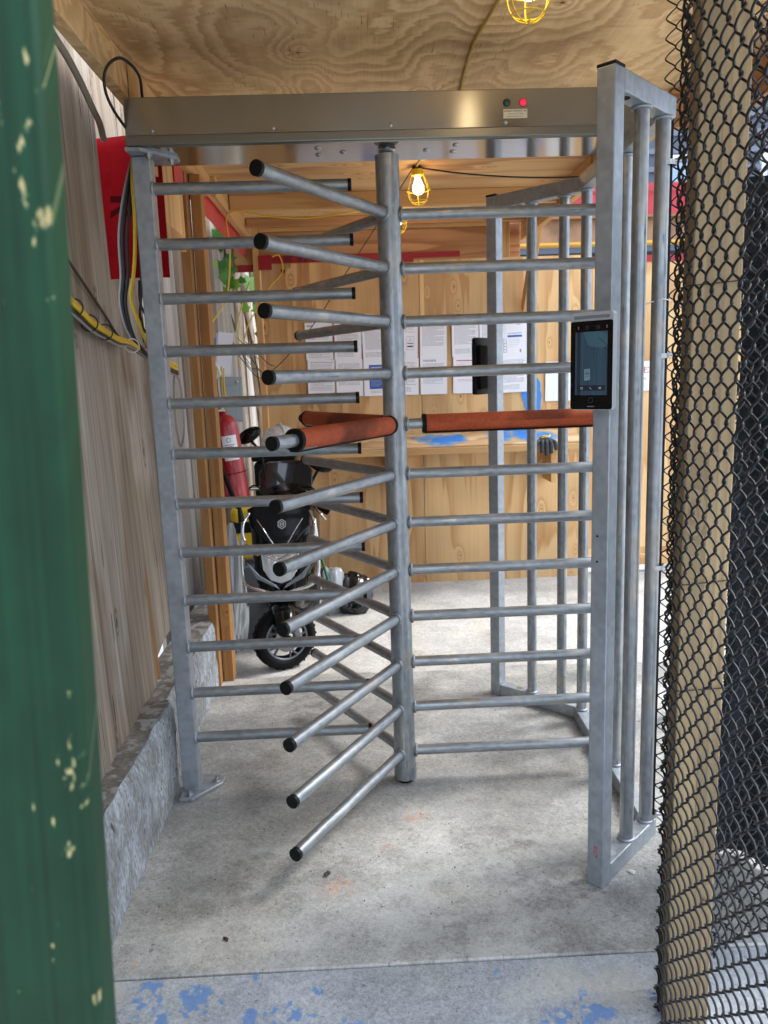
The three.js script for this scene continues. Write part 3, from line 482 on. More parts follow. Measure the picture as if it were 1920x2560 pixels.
// ------------------------------------------------------------------ notices on the hoarding
{
  const Zp = ZB + 0.006;
  const R1 = [[-0.374, 1.721], [-0.173, 1.715], [0.022, 1.707], [0.22, 1.708], [0.424, 1.71], [0.648, 1.712], [0.843, 1.709], [0.995, 1.703]];
  const R2 = [[-0.369, 1.467], [-0.172, 1.463], [0.023, 1.46], [0.22, 1.46], [0.421, 1.458], [0.653, 1.457], [0.99, 1.453]];
  const lines = (g, x, y, w, n, dy, c = '#484a52', hh = 3) => { g.fillStyle = c; for (let i = 0; i < n; i++) { let p = x; while (p < x + w * (i % 5 === 4 ? 0.6 : 0.95)) { const l = 4 + rnd() * 16; g.fillRect(p, y + i * dy, Math.min(l, x + w - p), hh); p += l + 4; } } };
  const page = k => canvasTex(256, 352, (g, w, h) => {
    g.fillStyle = k % 5 === 3 ? '#f0eef4' : '#eeedf2'; g.fillRect(0, 0, w, h);
    if (k === 0) { g.fillStyle = '#15161a'; g.font = 'bold 26px sans-serif'; g.fillText('NYC', 20, 40); [['#2d57a8', 30], ['#d0523c', 80], ['#2d57a8', 130], ['#d9a25c', 180]].forEach(([c, x]) => { g.fillStyle = c; g.fillRect(x, 190, 38, 44); g.fillStyle = '#eeedf2'; g.fillRect(x + 12, 205, 14, 20); }); lines(g, 24, 70, 200, 7, 14); lines(g, 24, 255, 200, 6, 14); }
    else if (k === 10) { g.fillStyle = '#2f54a4'; g.fillRect(52, 56, 160, 230); g.fillStyle = '#dfe6f4'; lines(g, 70, 76, 124, 2, 20, '#e8ecf6', 8); lines(g, 66, 200, 130, 5, 14, '#c3cfe8', 3); lines(g, 60, 304, 140, 2, 14); }
    else if (k === 12) { g.fillStyle = '#4c4e55'; g.font = 'bold 25px sans-serif'; g.fillText('CONCRETE', 26, 40); lines(g, 26, 60, 205, 6, 12); lines(g, 26, 190, 190, 6, 11, '#8492b4', 4); }
    else if (k === 13) { g.fillStyle = '#c2565c'; g.fillRect(30, 34, 196, 10); lines(g, 30, 60, 196, 8, 14, '#b58088'); lines(g, 40, 220, 170, 2, 12, '#c2565c', 3); }
    else if (k === 7) { g.fillStyle = '#2f54a4'; g.fillRect(60, 150, 140, 20); g.fillRect(60, 130, 140, 5); lines(g, 70, 190, 110, 5, 16, '#9aa0ac'); g.fillStyle = '#b8342e'; g.fillRect(176, 286, 12, 30); g.strokeStyle = '#333'; g.lineWidth = 3; g.strokeRect(20, 180, 30, 130); g.fillStyle = '#444'; for (let i = 0; i < 4; i++) g.fillRect(28, 195 + i * 28, 10, 10); g.beginPath(); g.arc(170, 40, 14, 0, 7); g.stroke(); }
    else if (k === 3) { lines(g, 24, 24, 200, 6, 14); g.strokeStyle = '#55575e'; g.lineWidth = 2; g.strokeRect(150, 140, 70, 120); g.beginPath(); g.moveTo(185, 155); g.lineTo(200, 182); g.lineTo(170, 182); g.closePath(); g.stroke(); g.fillStyle = '#33353a'; g.fillRect(158, 200, 54, 8); g.fillRect(158, 225, 54, 14); lines(g, 24, 290, 120, 3, 14); }
    else { const a = rnd() > 0.5; if (a) { g.fillStyle = '#50525a'; g.fillRect(20, 24, 216, 4); } lines(g, 24, 40, 208, 14 + Math.floor(rnd() * 6), 11 + rnd() * 3); if (rnd() > 0.4) lines(g, 24, 280, 160, 4, 12); }
  });
  const paper = (w, h, sd) => { const g = new THREE.PlaneGeometry(w, h, 5, 7), P = g.attributes.position; for (let i = 0; i < P.count; i++) { const x = P.getX(i) / w, y = P.getY(i) / h; P.setZ(i, 0.003 + 0.004 * fbm(x * 3 + sd, y * 3, 2) + 0.004 * Math.pow(Math.abs(x) * 2, 6) * vn(sd, y * 3)); } g.computeVertexNormals(); return g; };
  const ord = ['leftmost', 'second', 'third', 'fourth', 'fifth', 'sixth', 'seventh', 'last'];
  const what = { 0: 'white notice with four coloured icons, leftmost in the upper row', 3: 'white notice with a boxed warning triangle, fourth in the upper row', 7: 'white notice with blue bar and small diagrams, last in the upper row', 10: 'white notice with a big blue panel, third in the lower row', 12: 'white printed notice headed concrete, fifth in the lower row', 13: 'white notice with red heading, sixth in the lower row' };
  let k = 0;
  [[R1, 'upper'], [R2, 'lower']].forEach(([row, nm], ri) => row.forEach(([x, y], i) => {
    const lab = what[k] ?? `white printed notice taped to plywood, ${i === row.length - 1 ? 'last' : ord[i]} in the ${nm} row`;
    single('paper_notice', lab, 'notice', paper(0.188, ri ? 0.256 : 0.254, k * 3.1), new THREE.MeshPhysicalMaterial({ map: page(k), roughness: 0.45, clearcoat: 0.35, clearcoatRoughness: 0.25 }), [x, y, Zp + (k % 3) * 0.0015], [0, 0, rr(-0.03, 0.03) - 0.004], 'notices posted on the plywood wall'); k++;
  }));
  single('paper_notice', 'blank looking white sheet hung low, right of the rows of notices', 'notice', paper(0.185, 0.275, 77), plain(0xf0f0f0, 0.5), [1.306, 1.391, Zp], [0, 0, -0.01], 'notices posted on the plywood wall');
  const sgn = canvasTex(256, 232, (g, w, h) => { g.fillStyle = '#efeff0'; g.fillRect(0, 0, w, h); g.strokeStyle = '#c6434f'; g.lineWidth = 6; g.beginPath(); g.ellipse(72, 70, 54, 22, 0, 0, 7); g.stroke(); g.fillStyle = '#c6434f'; g.fillRect(50, 60, 44, 8); g.fillRect(66, 48, 10, 40); g.fillStyle = '#3b3d42'; g.font = '34px sans-serif'; g.fillText('CON', 20, 150); g.fillText('ACC', 20, 200); });
  single('paper_notice', 'white sign with red oval emblem seen between the cage bars on the right', 'sign', paper(0.218, 0.21, 31), new THREE.MeshPhysicalMaterial({ map: sgn, roughness: 0.5 }), [1.991, 1.408, ZB - 0.046], [0, 0, 0], 'notices posted on the plywood wall');
}

// ------------------------------------------------------------------ caged work lamps
{
  function lamp(p, label, tilt, lit = true) {
    const t = thing('work_lamp', label, 'work lamp', p, rr(0, 3), 'caged work lamps on a string'); t.rotation.x = tilt[0]; t.rotation.z = tilt[1];
    part(t, 'socket', new THREE.LatheGeometry([[0, 0.035], [0.02, 0.035], [0.02, 0.005], [0.024, 0], [0.021, -0.035], [0, -0.035]].map(q => new THREE.Vector2(...q)), 20), M.cableBlack);
    part(t, 'lamp_collar', new THREE.CylinderGeometry(0.026, 0.03, 0.028, 20), M.yellow, [0, -0.03, 0]);
    part(t, 'bulb', new THREE.LatheGeometry([[0, -0.135], [0.012, -0.134], [0.024, -0.126], [0.03, -0.112], [0.029, -0.096], [0.022, -0.078], [0.015, -0.062], [0.0135, -0.036]].map(q => new THREE.Vector2(...q)), 24), plain(0xfff4dc, 0.3, { emissive: 0xffe6b4, emissiveIntensity: 1.6 }));
    const prof = [[0.03, -0.03], [0.042, -0.06], [0.055, -0.095], [0.058, -0.12], [0.05, -0.15], [0.03, -0.175], [0.006, -0.185]];
    for (let i = 0; i < 6; i++) { const a = i * Math.PI / 3; part(t, 'cage_wire', tube(prof.map(([r, y]) => [r * Math.cos(a), y, r * Math.sin(a)]), 0.0021, 24, 6), M.yellow); }
    for (const [r, y] of [[0.0585, -0.115], [0.04, -0.165]]) { const g = new THREE.TorusGeometry(r, 0.0021, 6, 32); g.rotateX(Math.PI / 2); part(t, 'cage_ring', g, M.yellow, [0, y, 0]); }
    const pl = new THREE.PointLight(0xffd9a0, 0.022, 0, 2); pl.position.set(0, -0.1, 0); pl.castShadow = true; pl.shadow.radius = 1.4; t.add(pl);
    return t;
  }
  lamp([0.213, 2.485, -1.42], 'lit bulb in a yellow wire cage hanging below the header beside the rotor column', [0, 0.06]);
  lamp([0.333, 2.49, 0.62], 'lit bulb in a yellow wire cage under the near ceiling at the top', [0.05, 0.04]);
  lamp([0.16, 2.5, -2.32], 'caged bulb mostly hidden behind the rotor column', [0, 0.03]);
  const cable = (label, pts, m, r = 0.004, n = 60, name = 'cable') => single(name, label, 'cable', tube(pts, r, n, 7), m);
  cable('yellow cable stapled across the ceiling beside the upper lamp', [[0.33, 2.492, 0.7], [0.31, 2.49, 0.3], [0.285, 2.494, 0.0], [0.29, 2.494, -0.26], [0.297, 2.493, -0.45], [0.25, 2.49, -1.0], [0.21, 2.478, -1.4]], plain(0xb69a44, 0.6), 0.0055);
  cable('black cable drooping from the lit lamp to the right beam', [[0.22, 2.478, -1.42], [0.4, 2.45, -1.42], [0.65, 2.42, -1.4], [0.9, 2.405, -1.38], [1.05, 2.4, -1.35]], M.cableBlack, 0.0042);
  cable('thin black wire slanting down behind the rotor column', [[0.19, 2.47, -1.42], [0.005, 2.273, -1.9], [-0.172, 2.03, -1.9], [-0.341, 1.794, -1.95], [-0.557, 1.567, -2.0], [-0.66, 1.49, -2.02]], M.cableBlack, 0.0026);
  cable('yellow cable sagging along the rear joist to the left plate', [[0.16, 2.47, -2.3], [-0.1, 2.37, -1.9], [-0.381, 2.346, -1.9], [-0.582, 2.362, -1.9], [-0.754, 2.392, -1.9], [-0.8, 2.375, -1.9], [-0.81, 2.343, -1.9], [-0.8, 2.204, -1.9], [-0.825, 1.972, -1.9], [-0.847, 1.901, -1.9], [-0.94, 1.77, -1.85]], M.cableYellow, 0.0045, 120);
  cable('yellow cable poking through a hole in the plywood wall', [[-0.66, 2.285, -2.86], [-0.62, 2.3, -2.87], [-0.6, 2.2, -2.922], [-0.68, 2.1, -2.87], [-0.74, 2.0, -2.84], [-0.82, 1.85, -2.7], [-0.84, 1.7, -2.5]], M.cableYellow, 0.004);
}

// ------------------------------------------------------------------ membrane, cables and fittings along the left wall
{
  const redTex = canvasTex(512, 1024, (g, w, h) => { g.fillStyle = '#8c0e14'; g.fillRect(0, 0, w, h); for (let i = 0; i < 600; i++) { g.fillStyle = `rgba(${rnd() > 0.5 ? '150,18,24' : '96,8,12'},0.06)`; g.fillRect(rnd() * w, rnd() * h, 20 + rnd() * 60, 10 + rnd() * 80); } g.save(); g.translate(170, 500); g.rotate(Math.PI / 2 + 0.1); g.fillStyle = '#45070b'; g.font = 'bold 300px sans-serif'; g.textAlign = 'center'; g.fillText('R', 0, 90); g.restore(); });
  const g = new THREE.PlaneGeometry(0.235, 0.5, 16, 24), P = g.attributes.position;
  for (let i = 0; i < P.count; i++) P.setZ(i, 0.014 * Math.sin(P.getX(i) * 22 + 1) + 0.01 * fbm(P.getX(i) * 9, P.getY(i) * 7, 2) + (P.getY(i) > 0.22 ? (P.getY(i) - 0.22) * -0.9 : 0));
  g.computeVertexNormals();
  single('membrane_sheet', 'red building membrane with a sideways letter hanging behind the left post', 'membrane', g, new THREE.MeshPhysicalMaterial({ map: redTex, roughness: 0.8, specularIntensity: 0.15, side: THREE.DoubleSide }), [-0.918, 2.105, -0.36]);
  const mb = new THREE.PlaneGeometry(2.2, 0.14, 30, 3); { const Q = mb.attributes.position; for (let i = 0; i < Q.count; i++) Q.setZ(i, 0.02 * fbm(Q.getX(i) * 4, Q.getY(i) * 6, 2)); mb.computeVertexNormals(); }
  single('membrane_strip', 'bright red membrane strip hanging outside the left roof plate', 'membrane', mb, plain(0xd0323c, 0.5, { side: THREE.DoubleSide, transmission: 0.25 }), [-0.86, 2.36, -1.9], [0, Math.PI / 2, 0]);

  const cb = (label, pts, m, r = 0.004, n = 70) => single('cable', label, 'cable', tube(pts, r, n, 8), m);
  cb('fat grey conduit running down the upper left wall', [[-0.9, 2.43, 0.5], [-0.905, 2.402, 0.35], [-0.9, 2.381, 0.28], [-0.905, 2.351, 0.15], [-0.912, 2.32, 0.04], [-0.945, 2.325, -0.14], [-0.96, 2.3, -0.22]], plain(0x8b8578, 0.6), 0.011);
  cb('black cable looping up out of the header left end', [[-0.76, 2.3, 0.02], [-0.751, 2.347, 0.06], [-0.739, 2.377, 0.13], [-0.751, 2.392, 0.18], [-0.773, 2.4, 0.2], [-0.804, 2.386, 0.2], [-0.822, 2.354, 0.2], [-0.824, 2.311, 0.19], [-0.818, 2.278, 0.15], [-0.808, 2.255, 0.1], [-0.8, 2.24, 0.06]], M.cableBlack, 0.0045);
  const drop = (o, m, r, lab, tail) => cb(lab, [[-0.82, 2.24, -0.1], [-0.87 + o * 0.4, 2.2, -0.2], [-0.925 + o, 2.08, -0.28], [-0.945 + o, 1.98, -0.29], [-0.95 + o * 0.9, 1.86, -0.29], [-0.962 + o * 0.7, 1.76, -0.28], [-0.945 + o * 0.5, 1.66, -0.28], ...tail], m, r);
  const tailL = [[-0.92, 1.62, -0.27], [-0.895, 1.58, -0.3], [-0.87, 1.56, -0.45]];
  drop(0.0, M.cableBlack, 0.0075, 'thick black cable dropping behind the left post, outermost of the bunch', tailL);
  drop(0.017, M.cableBlack, 0.006, 'black cable dropping beside the thick one behind the left post', tailL);
  drop(-0.012, M.cableGrey, 0.0055, 'grey cable dropping along the wall edge behind the left post', tailL);
  cb('yellow cable dropping in front of the red membrane', [[-0.815, 2.24, -0.06], [-0.868, 2.17, -0.2], [-0.895, 2.05, -0.29], [-0.905, 1.93, -0.29], [-0.915, 1.85, -0.28], [-0.93, 1.78, -0.28], [-0.905, 1.68, -0.28], [-0.885, 1.6, -0.3]], M.cableYellow, 0.0068);
  cb('thin black cable hanging in front of the red membrane', [[-0.83, 2.22, -0.15], [-0.878, 2.08, -0.29], [-0.885, 1.95, -0.29], [-0.89, 1.82, -0.29], [-0.905, 1.7, -0.29], [-0.89, 1.6, -0.3]], M.cableBlack, 0.005);
  cb('black cable with a small hanging loop below the membrane', [[-0.9, 1.84, -0.3], [-0.9, 1.76, -0.29], [-0.875, 1.7, -0.28], [-0.862, 1.665, -0.28], [-0.87, 1.645, -0.28], [-0.89, 1.66, -0.28], [-0.902, 1.71, -0.29], [-0.9, 1.62, -0.3]], M.cableBlack, 0.0045);
  cb('short red cable below the membrane', [[-0.868, 1.86, -0.4], [-0.868, 1.8, -0.36], [-0.86, 1.74, -0.33], [-0.845, 1.69, -0.3]], M.cableRed, 0.0045);
  cb('thin dark rod slanting across the wall to the cable knot', [[-0.93, 1.86, 0.42], [-0.94, 1.78, 0.2], [-0.95, 1.7, -0.02], [-0.955, 1.63, -0.2], [-0.93, 1.6, -0.3]], plain(0x3a322c, 0.6), 0.0045);
  const run = (dy, dx, m, r, lab) => cb(lab, [[-0.92 + dx, 1.74 + dy, 0.62], [-0.915 + dx, 1.7 + dy, 0.4], [-0.92 + dx, 1.655 + dy * 0.8, 0.22], [-0.925 + dx, 1.635 + dy * 0.7, 0.07], [-0.93 + dx, 1.62 + dy * 0.6, -0.07], [-0.93 + dx, 1.615 + dy * 0.4, -0.2], [-0.91 + dx, 1.58 + dy * 0.6, -0.36], [-0.88 + dx, 1.55 + dy, -0.5], [-0.9, 1.53 + dy, -0.8]], m, r, 90);
  run(0.012, 0, M.cableYellow, 0.0075, 'yellow cable slung along the left wall, top of the tied bunch'); run(-0.004, 0.007, M.cableYellow, 0.0075, 'yellow cable slung along the left wall, middle of the tied bunch');
  run(-0.022, 0.0, M.cableBlack, 0.008, 'black cable slung along the left wall, bottom of the tied bunch'); run(-0.012, -0.006, M.cableBlack, 0.007, 'black cable against the wall behind the yellow ones'); run(-0.032, 0.004, M.cableGrey, 0.004, 'thin pale wire sagging under the tied bunch');
  for (const [z, y] of [[0.36, 1.69], [0.24, 1.655], [0.1, 1.636], [-0.2, 1.605]]) { const t = new THREE.TorusGeometry(0.024, 0.0022, 6, 20); single('cable_tie', `cable tie round the bunch on the left wall, ${['nearest the green board', 'second from the green board', 'third from the green board', 'nearest the cable knot'][[0.36, 0.24, 0.1, -0.2].indexOf(z)]}`, 'cable tie', t, z > -0.1 ? M.cableBlack : M.white, [-0.918, y, z], [0, 0.15, 0], 'ties on the wall cables'); }

  // behind the posts: breaker box, papers, extinguisher, wires
  const eb = thing('electrical_box', 'grey steel electrical box on the wall above the fire extinguisher', 'electrical box', [-0.79, 1.375, -1.5], 0.35);
  const gm = plain(0x8f999c, 0.45, { metalness: 0.2 });
  part(eb, 'enclosure', rbox(0.115, 0.23, 0.1, 0.005), gm, [0, 0, 0], [0, 0, -0.03]); part(eb, 'door', rbox(0.075, 0.17, 0.006, 0.003), gm, [-0.008, -0.012, 0.052], [0, 0, -0.03]); part(eb, 'latch', new THREE.SphereGeometry(0.008, 10, 8), M.bolt, [0.03, 0.09, 0.052]);
  const ph = thing('paper_holder', 'clear wall pocket stuffed with white papers above the electrical box', 'paper holder', [-0.81, 1.6, -1.48], 0.3);
  part(ph, 'pocket', rbox(0.09, 0.2, 0.02, 0.004), plain(0x7d8da8, 0.3), [-0.012, -0.01, -0.012], [0, 0, -0.1]);
  for (let i = 0; i < 5; i++) part(ph, 'paper', new THREE.BoxGeometry(0.075, 0.23, 0.0016), plain(0xe4e4ee, 0.7), [0.004 + rr(-0.006, 0.006), rr(-0.008, 0.008), i * 0.004], [0, 0, -0.11 + rr(-0.03, 0.03)]);
  const fe = thing('fire_extinguisher', 'dusty red fire extinguisher hung behind the double timber post', 'fire extinguisher', [-0.765, 0.87, -1.33], 0.2); fe.rotation.z = 0.1; fe.scale.set(1.25, 1.08, 1.25);
  const rp = matOf(surf(128, 256, 0.4, 0.5, (x, y, o) => { const f = fbm(x * 40, y * 30, 3), d = sst(0.62, 0.8, fbm(x * 90, y * 60, 2)) * 0.4; o[0] = mix(168 * (0.9 + f * 0.2), 200, d); o[1] = mix(28, 150, d); o[2] = mix(34, 145, d); }), 0.35, 0, { clearcoat: 0.4 });
  part(fe, 'cylinder', new THREE.LatheGeometry([[0, 0], [0.05, 0], [0.056, 0.008], [0.056, 0.33], [0.05, 0.37], [0.034, 0.395], [0.018, 0.402], [0.018, 0.42], [0, 0.42]].map(q => new THREE.Vector2(...q)), 28), rp);
  part(fe, 'valve', rbox(0.03, 0.04, 0.03, 0.004), M.bolt, [0, 0.435, 0]); part(fe, 'handle', rbox(0.02, 0.012, 0.11, 0.004), M.blackPlastic, [0.0, 0.465, 0.03], [0.25, 0, 0]);
  part(fe, 'hose', tube([[-0.01, 0.44, 0.02], [-0.05, 0.42, 0.05], [-0.052, 0.3, 0.06], [-0.03, 0.12, 0.065], [-0.012, 0.02, 0.07], [0.0, -0.03, 0.075]], 0.0095, 40, 10), M.rubber); part(fe, 'nozzle', cyl(0.008, 0.014, 0.07, 14), M.blackPlastic, [0.004, -0.06, 0.077]);
  const feLab = canvasTex(128, 192, (g, w, h) => { g.fillStyle = '#e9ecf0'; g.fillRect(0, 0, w, h); g.strokeStyle = '#4a4e58'; g.lineWidth = 4; g.beginPath(); g.arc(54, 34, 16, 0, 7); g.stroke(); g.fillStyle = '#6a6e78'; for (let i = 0; i < 8; i++) g.fillRect(16, 70 + i * 13, 90 - (i % 3) * 14, 5); });
  { const q = new THREE.CylinderGeometry(0.0568, 0.0568, 0.115, 12, 1, true, -0.35, 1.1); part(fe, 'label', q, new THREE.MeshPhysicalMaterial({ map: feLab, roughness: 0.4, side: THREE.DoubleSide }), [0, 0.25, 0]); }
  part(fe, 'strap', (() => { const q = new THREE.TorusGeometry(0.057, 0.002, 6, 28); q.rotateX(Math.PI / 2); return q; })(), M.rubber, [0, 0.13, 0]);
  for (let i = 0; i < 6; i++) cb(`coiled yellow wire beside the electrical box, strand ${['leftmost', 'second', 'third', 'fourth', 'fifth', 'rightmost'][i]} of six`, [[-0.84 + i * 0.012, 1.56 - rr(0, 0.03), -1.3], [-0.845 + i * 0.013, 1.45, -1.28 + rr(-0.01, 0.01)], [-0.84 + i * 0.013, 1.37, -1.28], [-0.83 + i * 0.011, 1.33, -1.3]], i === 3 ? M.white : M.cableYellow, 0.0042, 30);
  cb('white twisted cable end by the electrical box', [[-0.85, 1.62, -1.25], [-0.83, 1.58, -1.25], [-0.8, 1.53, -1.26], [-0.795, 1.5, -1.27]], M.white, 0.006, 20);
  const bare = [[-0.80, 1.62], [-0.77, 1.6], [-0.74, 1.58], [-0.72, 1.55], [-0.78, 1.57], [-0.75, 1.63], [-0.7, 1.6]];
  bare.forEach(([x, y], i) => cb(`thin loose wire tangled in front of the pale pole, ${['first', 'second', 'third', 'fourth', 'fifth', 'sixth', 'seventh'][i]} from the left`, [[x - 0.06, y + 0.09, -2.0], [x, y + 0.02 + rr(-0.02, 0.02), -2.0], [x + 0.07, y - 0.06 + rr(-0.03, 0.02), -2.0], [x + 0.1, y - 0.1 + rr(0, 0.05), -2.0]], i % 2 ? M.cableGrey : plain(0x4a4436, 0.6), 0.0026, 24));
  cb('pale yellow wire hanging down past the pole', [[-0.74, 2.05, -2.2], [-0.78, 1.95, -2.2], [-0.83, 1.8, -2.2], [-0.84, 1.7, -2.2], [-0.83, 1.55, -2.2]], plain(0xc8b866, 0.6), 0.0045, 40);
  const coil = []; for (let i = 0; i < 40; i++) coil.push([-0.915 + 0.02 * Math.cos(i * 0.9), 1.35 + 0.16 * Math.sin(i * 0.9) + rr(-0.01, 0.01), -0.85 + 0.012 * Math.sin(i)]);
  cb('coil of thin grey wire hung on the wall left of the posts', coil, M.cableGrey, 0.0022, 300);
  single('paper_notice', 'small white card with red print on the wall left of the double post', 'notice', new THREE.PlaneGeometry(0.1, 0.2), new THREE.MeshPhysicalMaterial({ roughness: 0.6, map: canvasTex(64, 128, (g, w, h) => { g.fillStyle = '#e4e2e0'; g.fillRect(0, 0, w, h); g.fillStyle = '#b8433c'; g.fillRect(20, 22, 14, 30); g.fillRect(22, 70, 10, 26); }) }), [-0.985, 1.72, -0.75], [0, Math.PI / 2 - 0.3, 0]);

  // pale poles and climbing vine outside the gap
  const bark = matOf(surf(128, 512, 0.3, 2, (x, y, o) => { const f = fbm(x * 30, y * 14, 4), b = sst(0.6, 0.7, fbm(x * 14 + 3, y * 9, 3)); const g = 0.85 + f * 0.3; o[0] = mix(196, 120, b) * g; o[1] = mix(188, 104, b) * g; o[2] = mix(178, 92, b) * g; }), 0.85);
  single('pale_pole', 'thick pale bark pole leaning in the corner behind the scooter', 'pole', tube([[-0.93, 2.5, -3.2], [-0.9, 2.1, -3.15], [-0.86, 1.7, -3.1], [-0.83, 1.2, -3.1], [-0.8, 0.3, -3.08], [-0.79, -0.04, -3.08]], 0.028, 40, 10), bark);
  single('pale_pole', 'thinner darker stem leaning right of the pale bark pole', 'pole', tube([[-0.87, 2.5, -3.25], [-0.85, 2.1, -3.22], [-0.81, 1.7, -3.2], [-0.78, 1.0, -3.2], [-0.76, -0.04, -3.2]], 0.014, 40, 8), plain(0x7a6a62, 0.8));
  const leafShape = new THREE.Shape(); const lp = [[0, -0.5], [0.18, -0.42], [0.5, -0.35], [0.42, -0.05], [0.52, 0.22], [0.26, 0.22], [0, 0.55], [-0.26, 0.22], [-0.52, 0.22], [-0.42, -0.05], [-0.5, -0.35], [-0.18, -0.42]]; lp.forEach((p, i) => leafShape[i ? 'lineTo' : 'moveTo'](p[0], p[1]));
  const lg = new THREE.ShapeGeometry(leafShape); { const P = lg.attributes.position; for (let i = 0; i < P.count; i++) P.setZ(i, -0.25 * P.getX(i) ** 2 - 0.15 * P.getY(i) ** 2); lg.computeVertexNormals(); }
  const lm = [0x5f9a46, 0x3f7a34, 0x86b43c].map(c => plain(c, 0.6, { transmission: 0.35, side: THREE.DoubleSide }));
  const vine = thing('climbing_vine', 'green grape-like vine climbing over the wall in the left gap', 'vine', [-0.95, 2.3, -2.75]);
  part(vine, 'stem', tube([[-0.08, 0.45, -0.1], [-0.02, 0.2, 0.05], [0.0, -0.05, 0.0], [0.05, -0.3, -0.2], [0.1, -0.6, -0.3], [0.14, -1.0, -0.33]], 0.006, 40, 6), plain(0x5c5138, 0.8)); part(vine, 'stem', tube([[-0.1, 0.4, 0.1], [-0.06, 0.1, 0.12], [-0.05, -0.2, 0.06], [0.02, -0.5, -0.1]], 0.01, 30, 6), plain(0x6d6152, 0.85));
  const more = Array.from({ length: 26 }, () => [rr(-0.1, 0.06), rr(-0.25, 0.42), rr(0, 0.3), rr(0.05, 0.1)]);
  for (const [x, y, z, s] of [...more, [-0.03, 0.19, 0.2, 0.11], [0.05, 0.1, 0.2, 0.1], [0.0, 0.14, 0.18, 0.09], [-0.01, 0.05, 0.15, 0.1], [0.03, 0.2, 0.12, 0.08], [0.02, -0.07, 0.1, 0.07], [0.05, -0.12, 0.1, 0.06], [0.03, -0.03, 0.05, 0.07], [0.05, -0.2, 0.05, 0.07], [0.09, -0.17, 0, 0.05], [0.11, -0.15, -0.35, 0.11], [0.13, -0.22, -0.38, 0.1], [0.15, -0.12, -0.4, 0.1], [0.14, -0.32, -0.38, 0.09], [0.16, -0.4, -0.4, 0.1], [0.15, -0.5, -0.4, 0.08], [0.09, -0.34, -0.1, 0.06], [-0.06, 0.3, 0.15, 0.09], [-0.08, 0.22, 0.1, 0.08], [0.17, -0.6, -0.38, 0.08]]) { const l = part(vine, 'leaf', lg, lm[Math.floor(rnd() * 3)], [x, y, z], [rr(-0.7, 0.3), rr(-0.6, 0.6), rr(-1, 1)]); l.scale.setScalar(s * 1.15); }
}

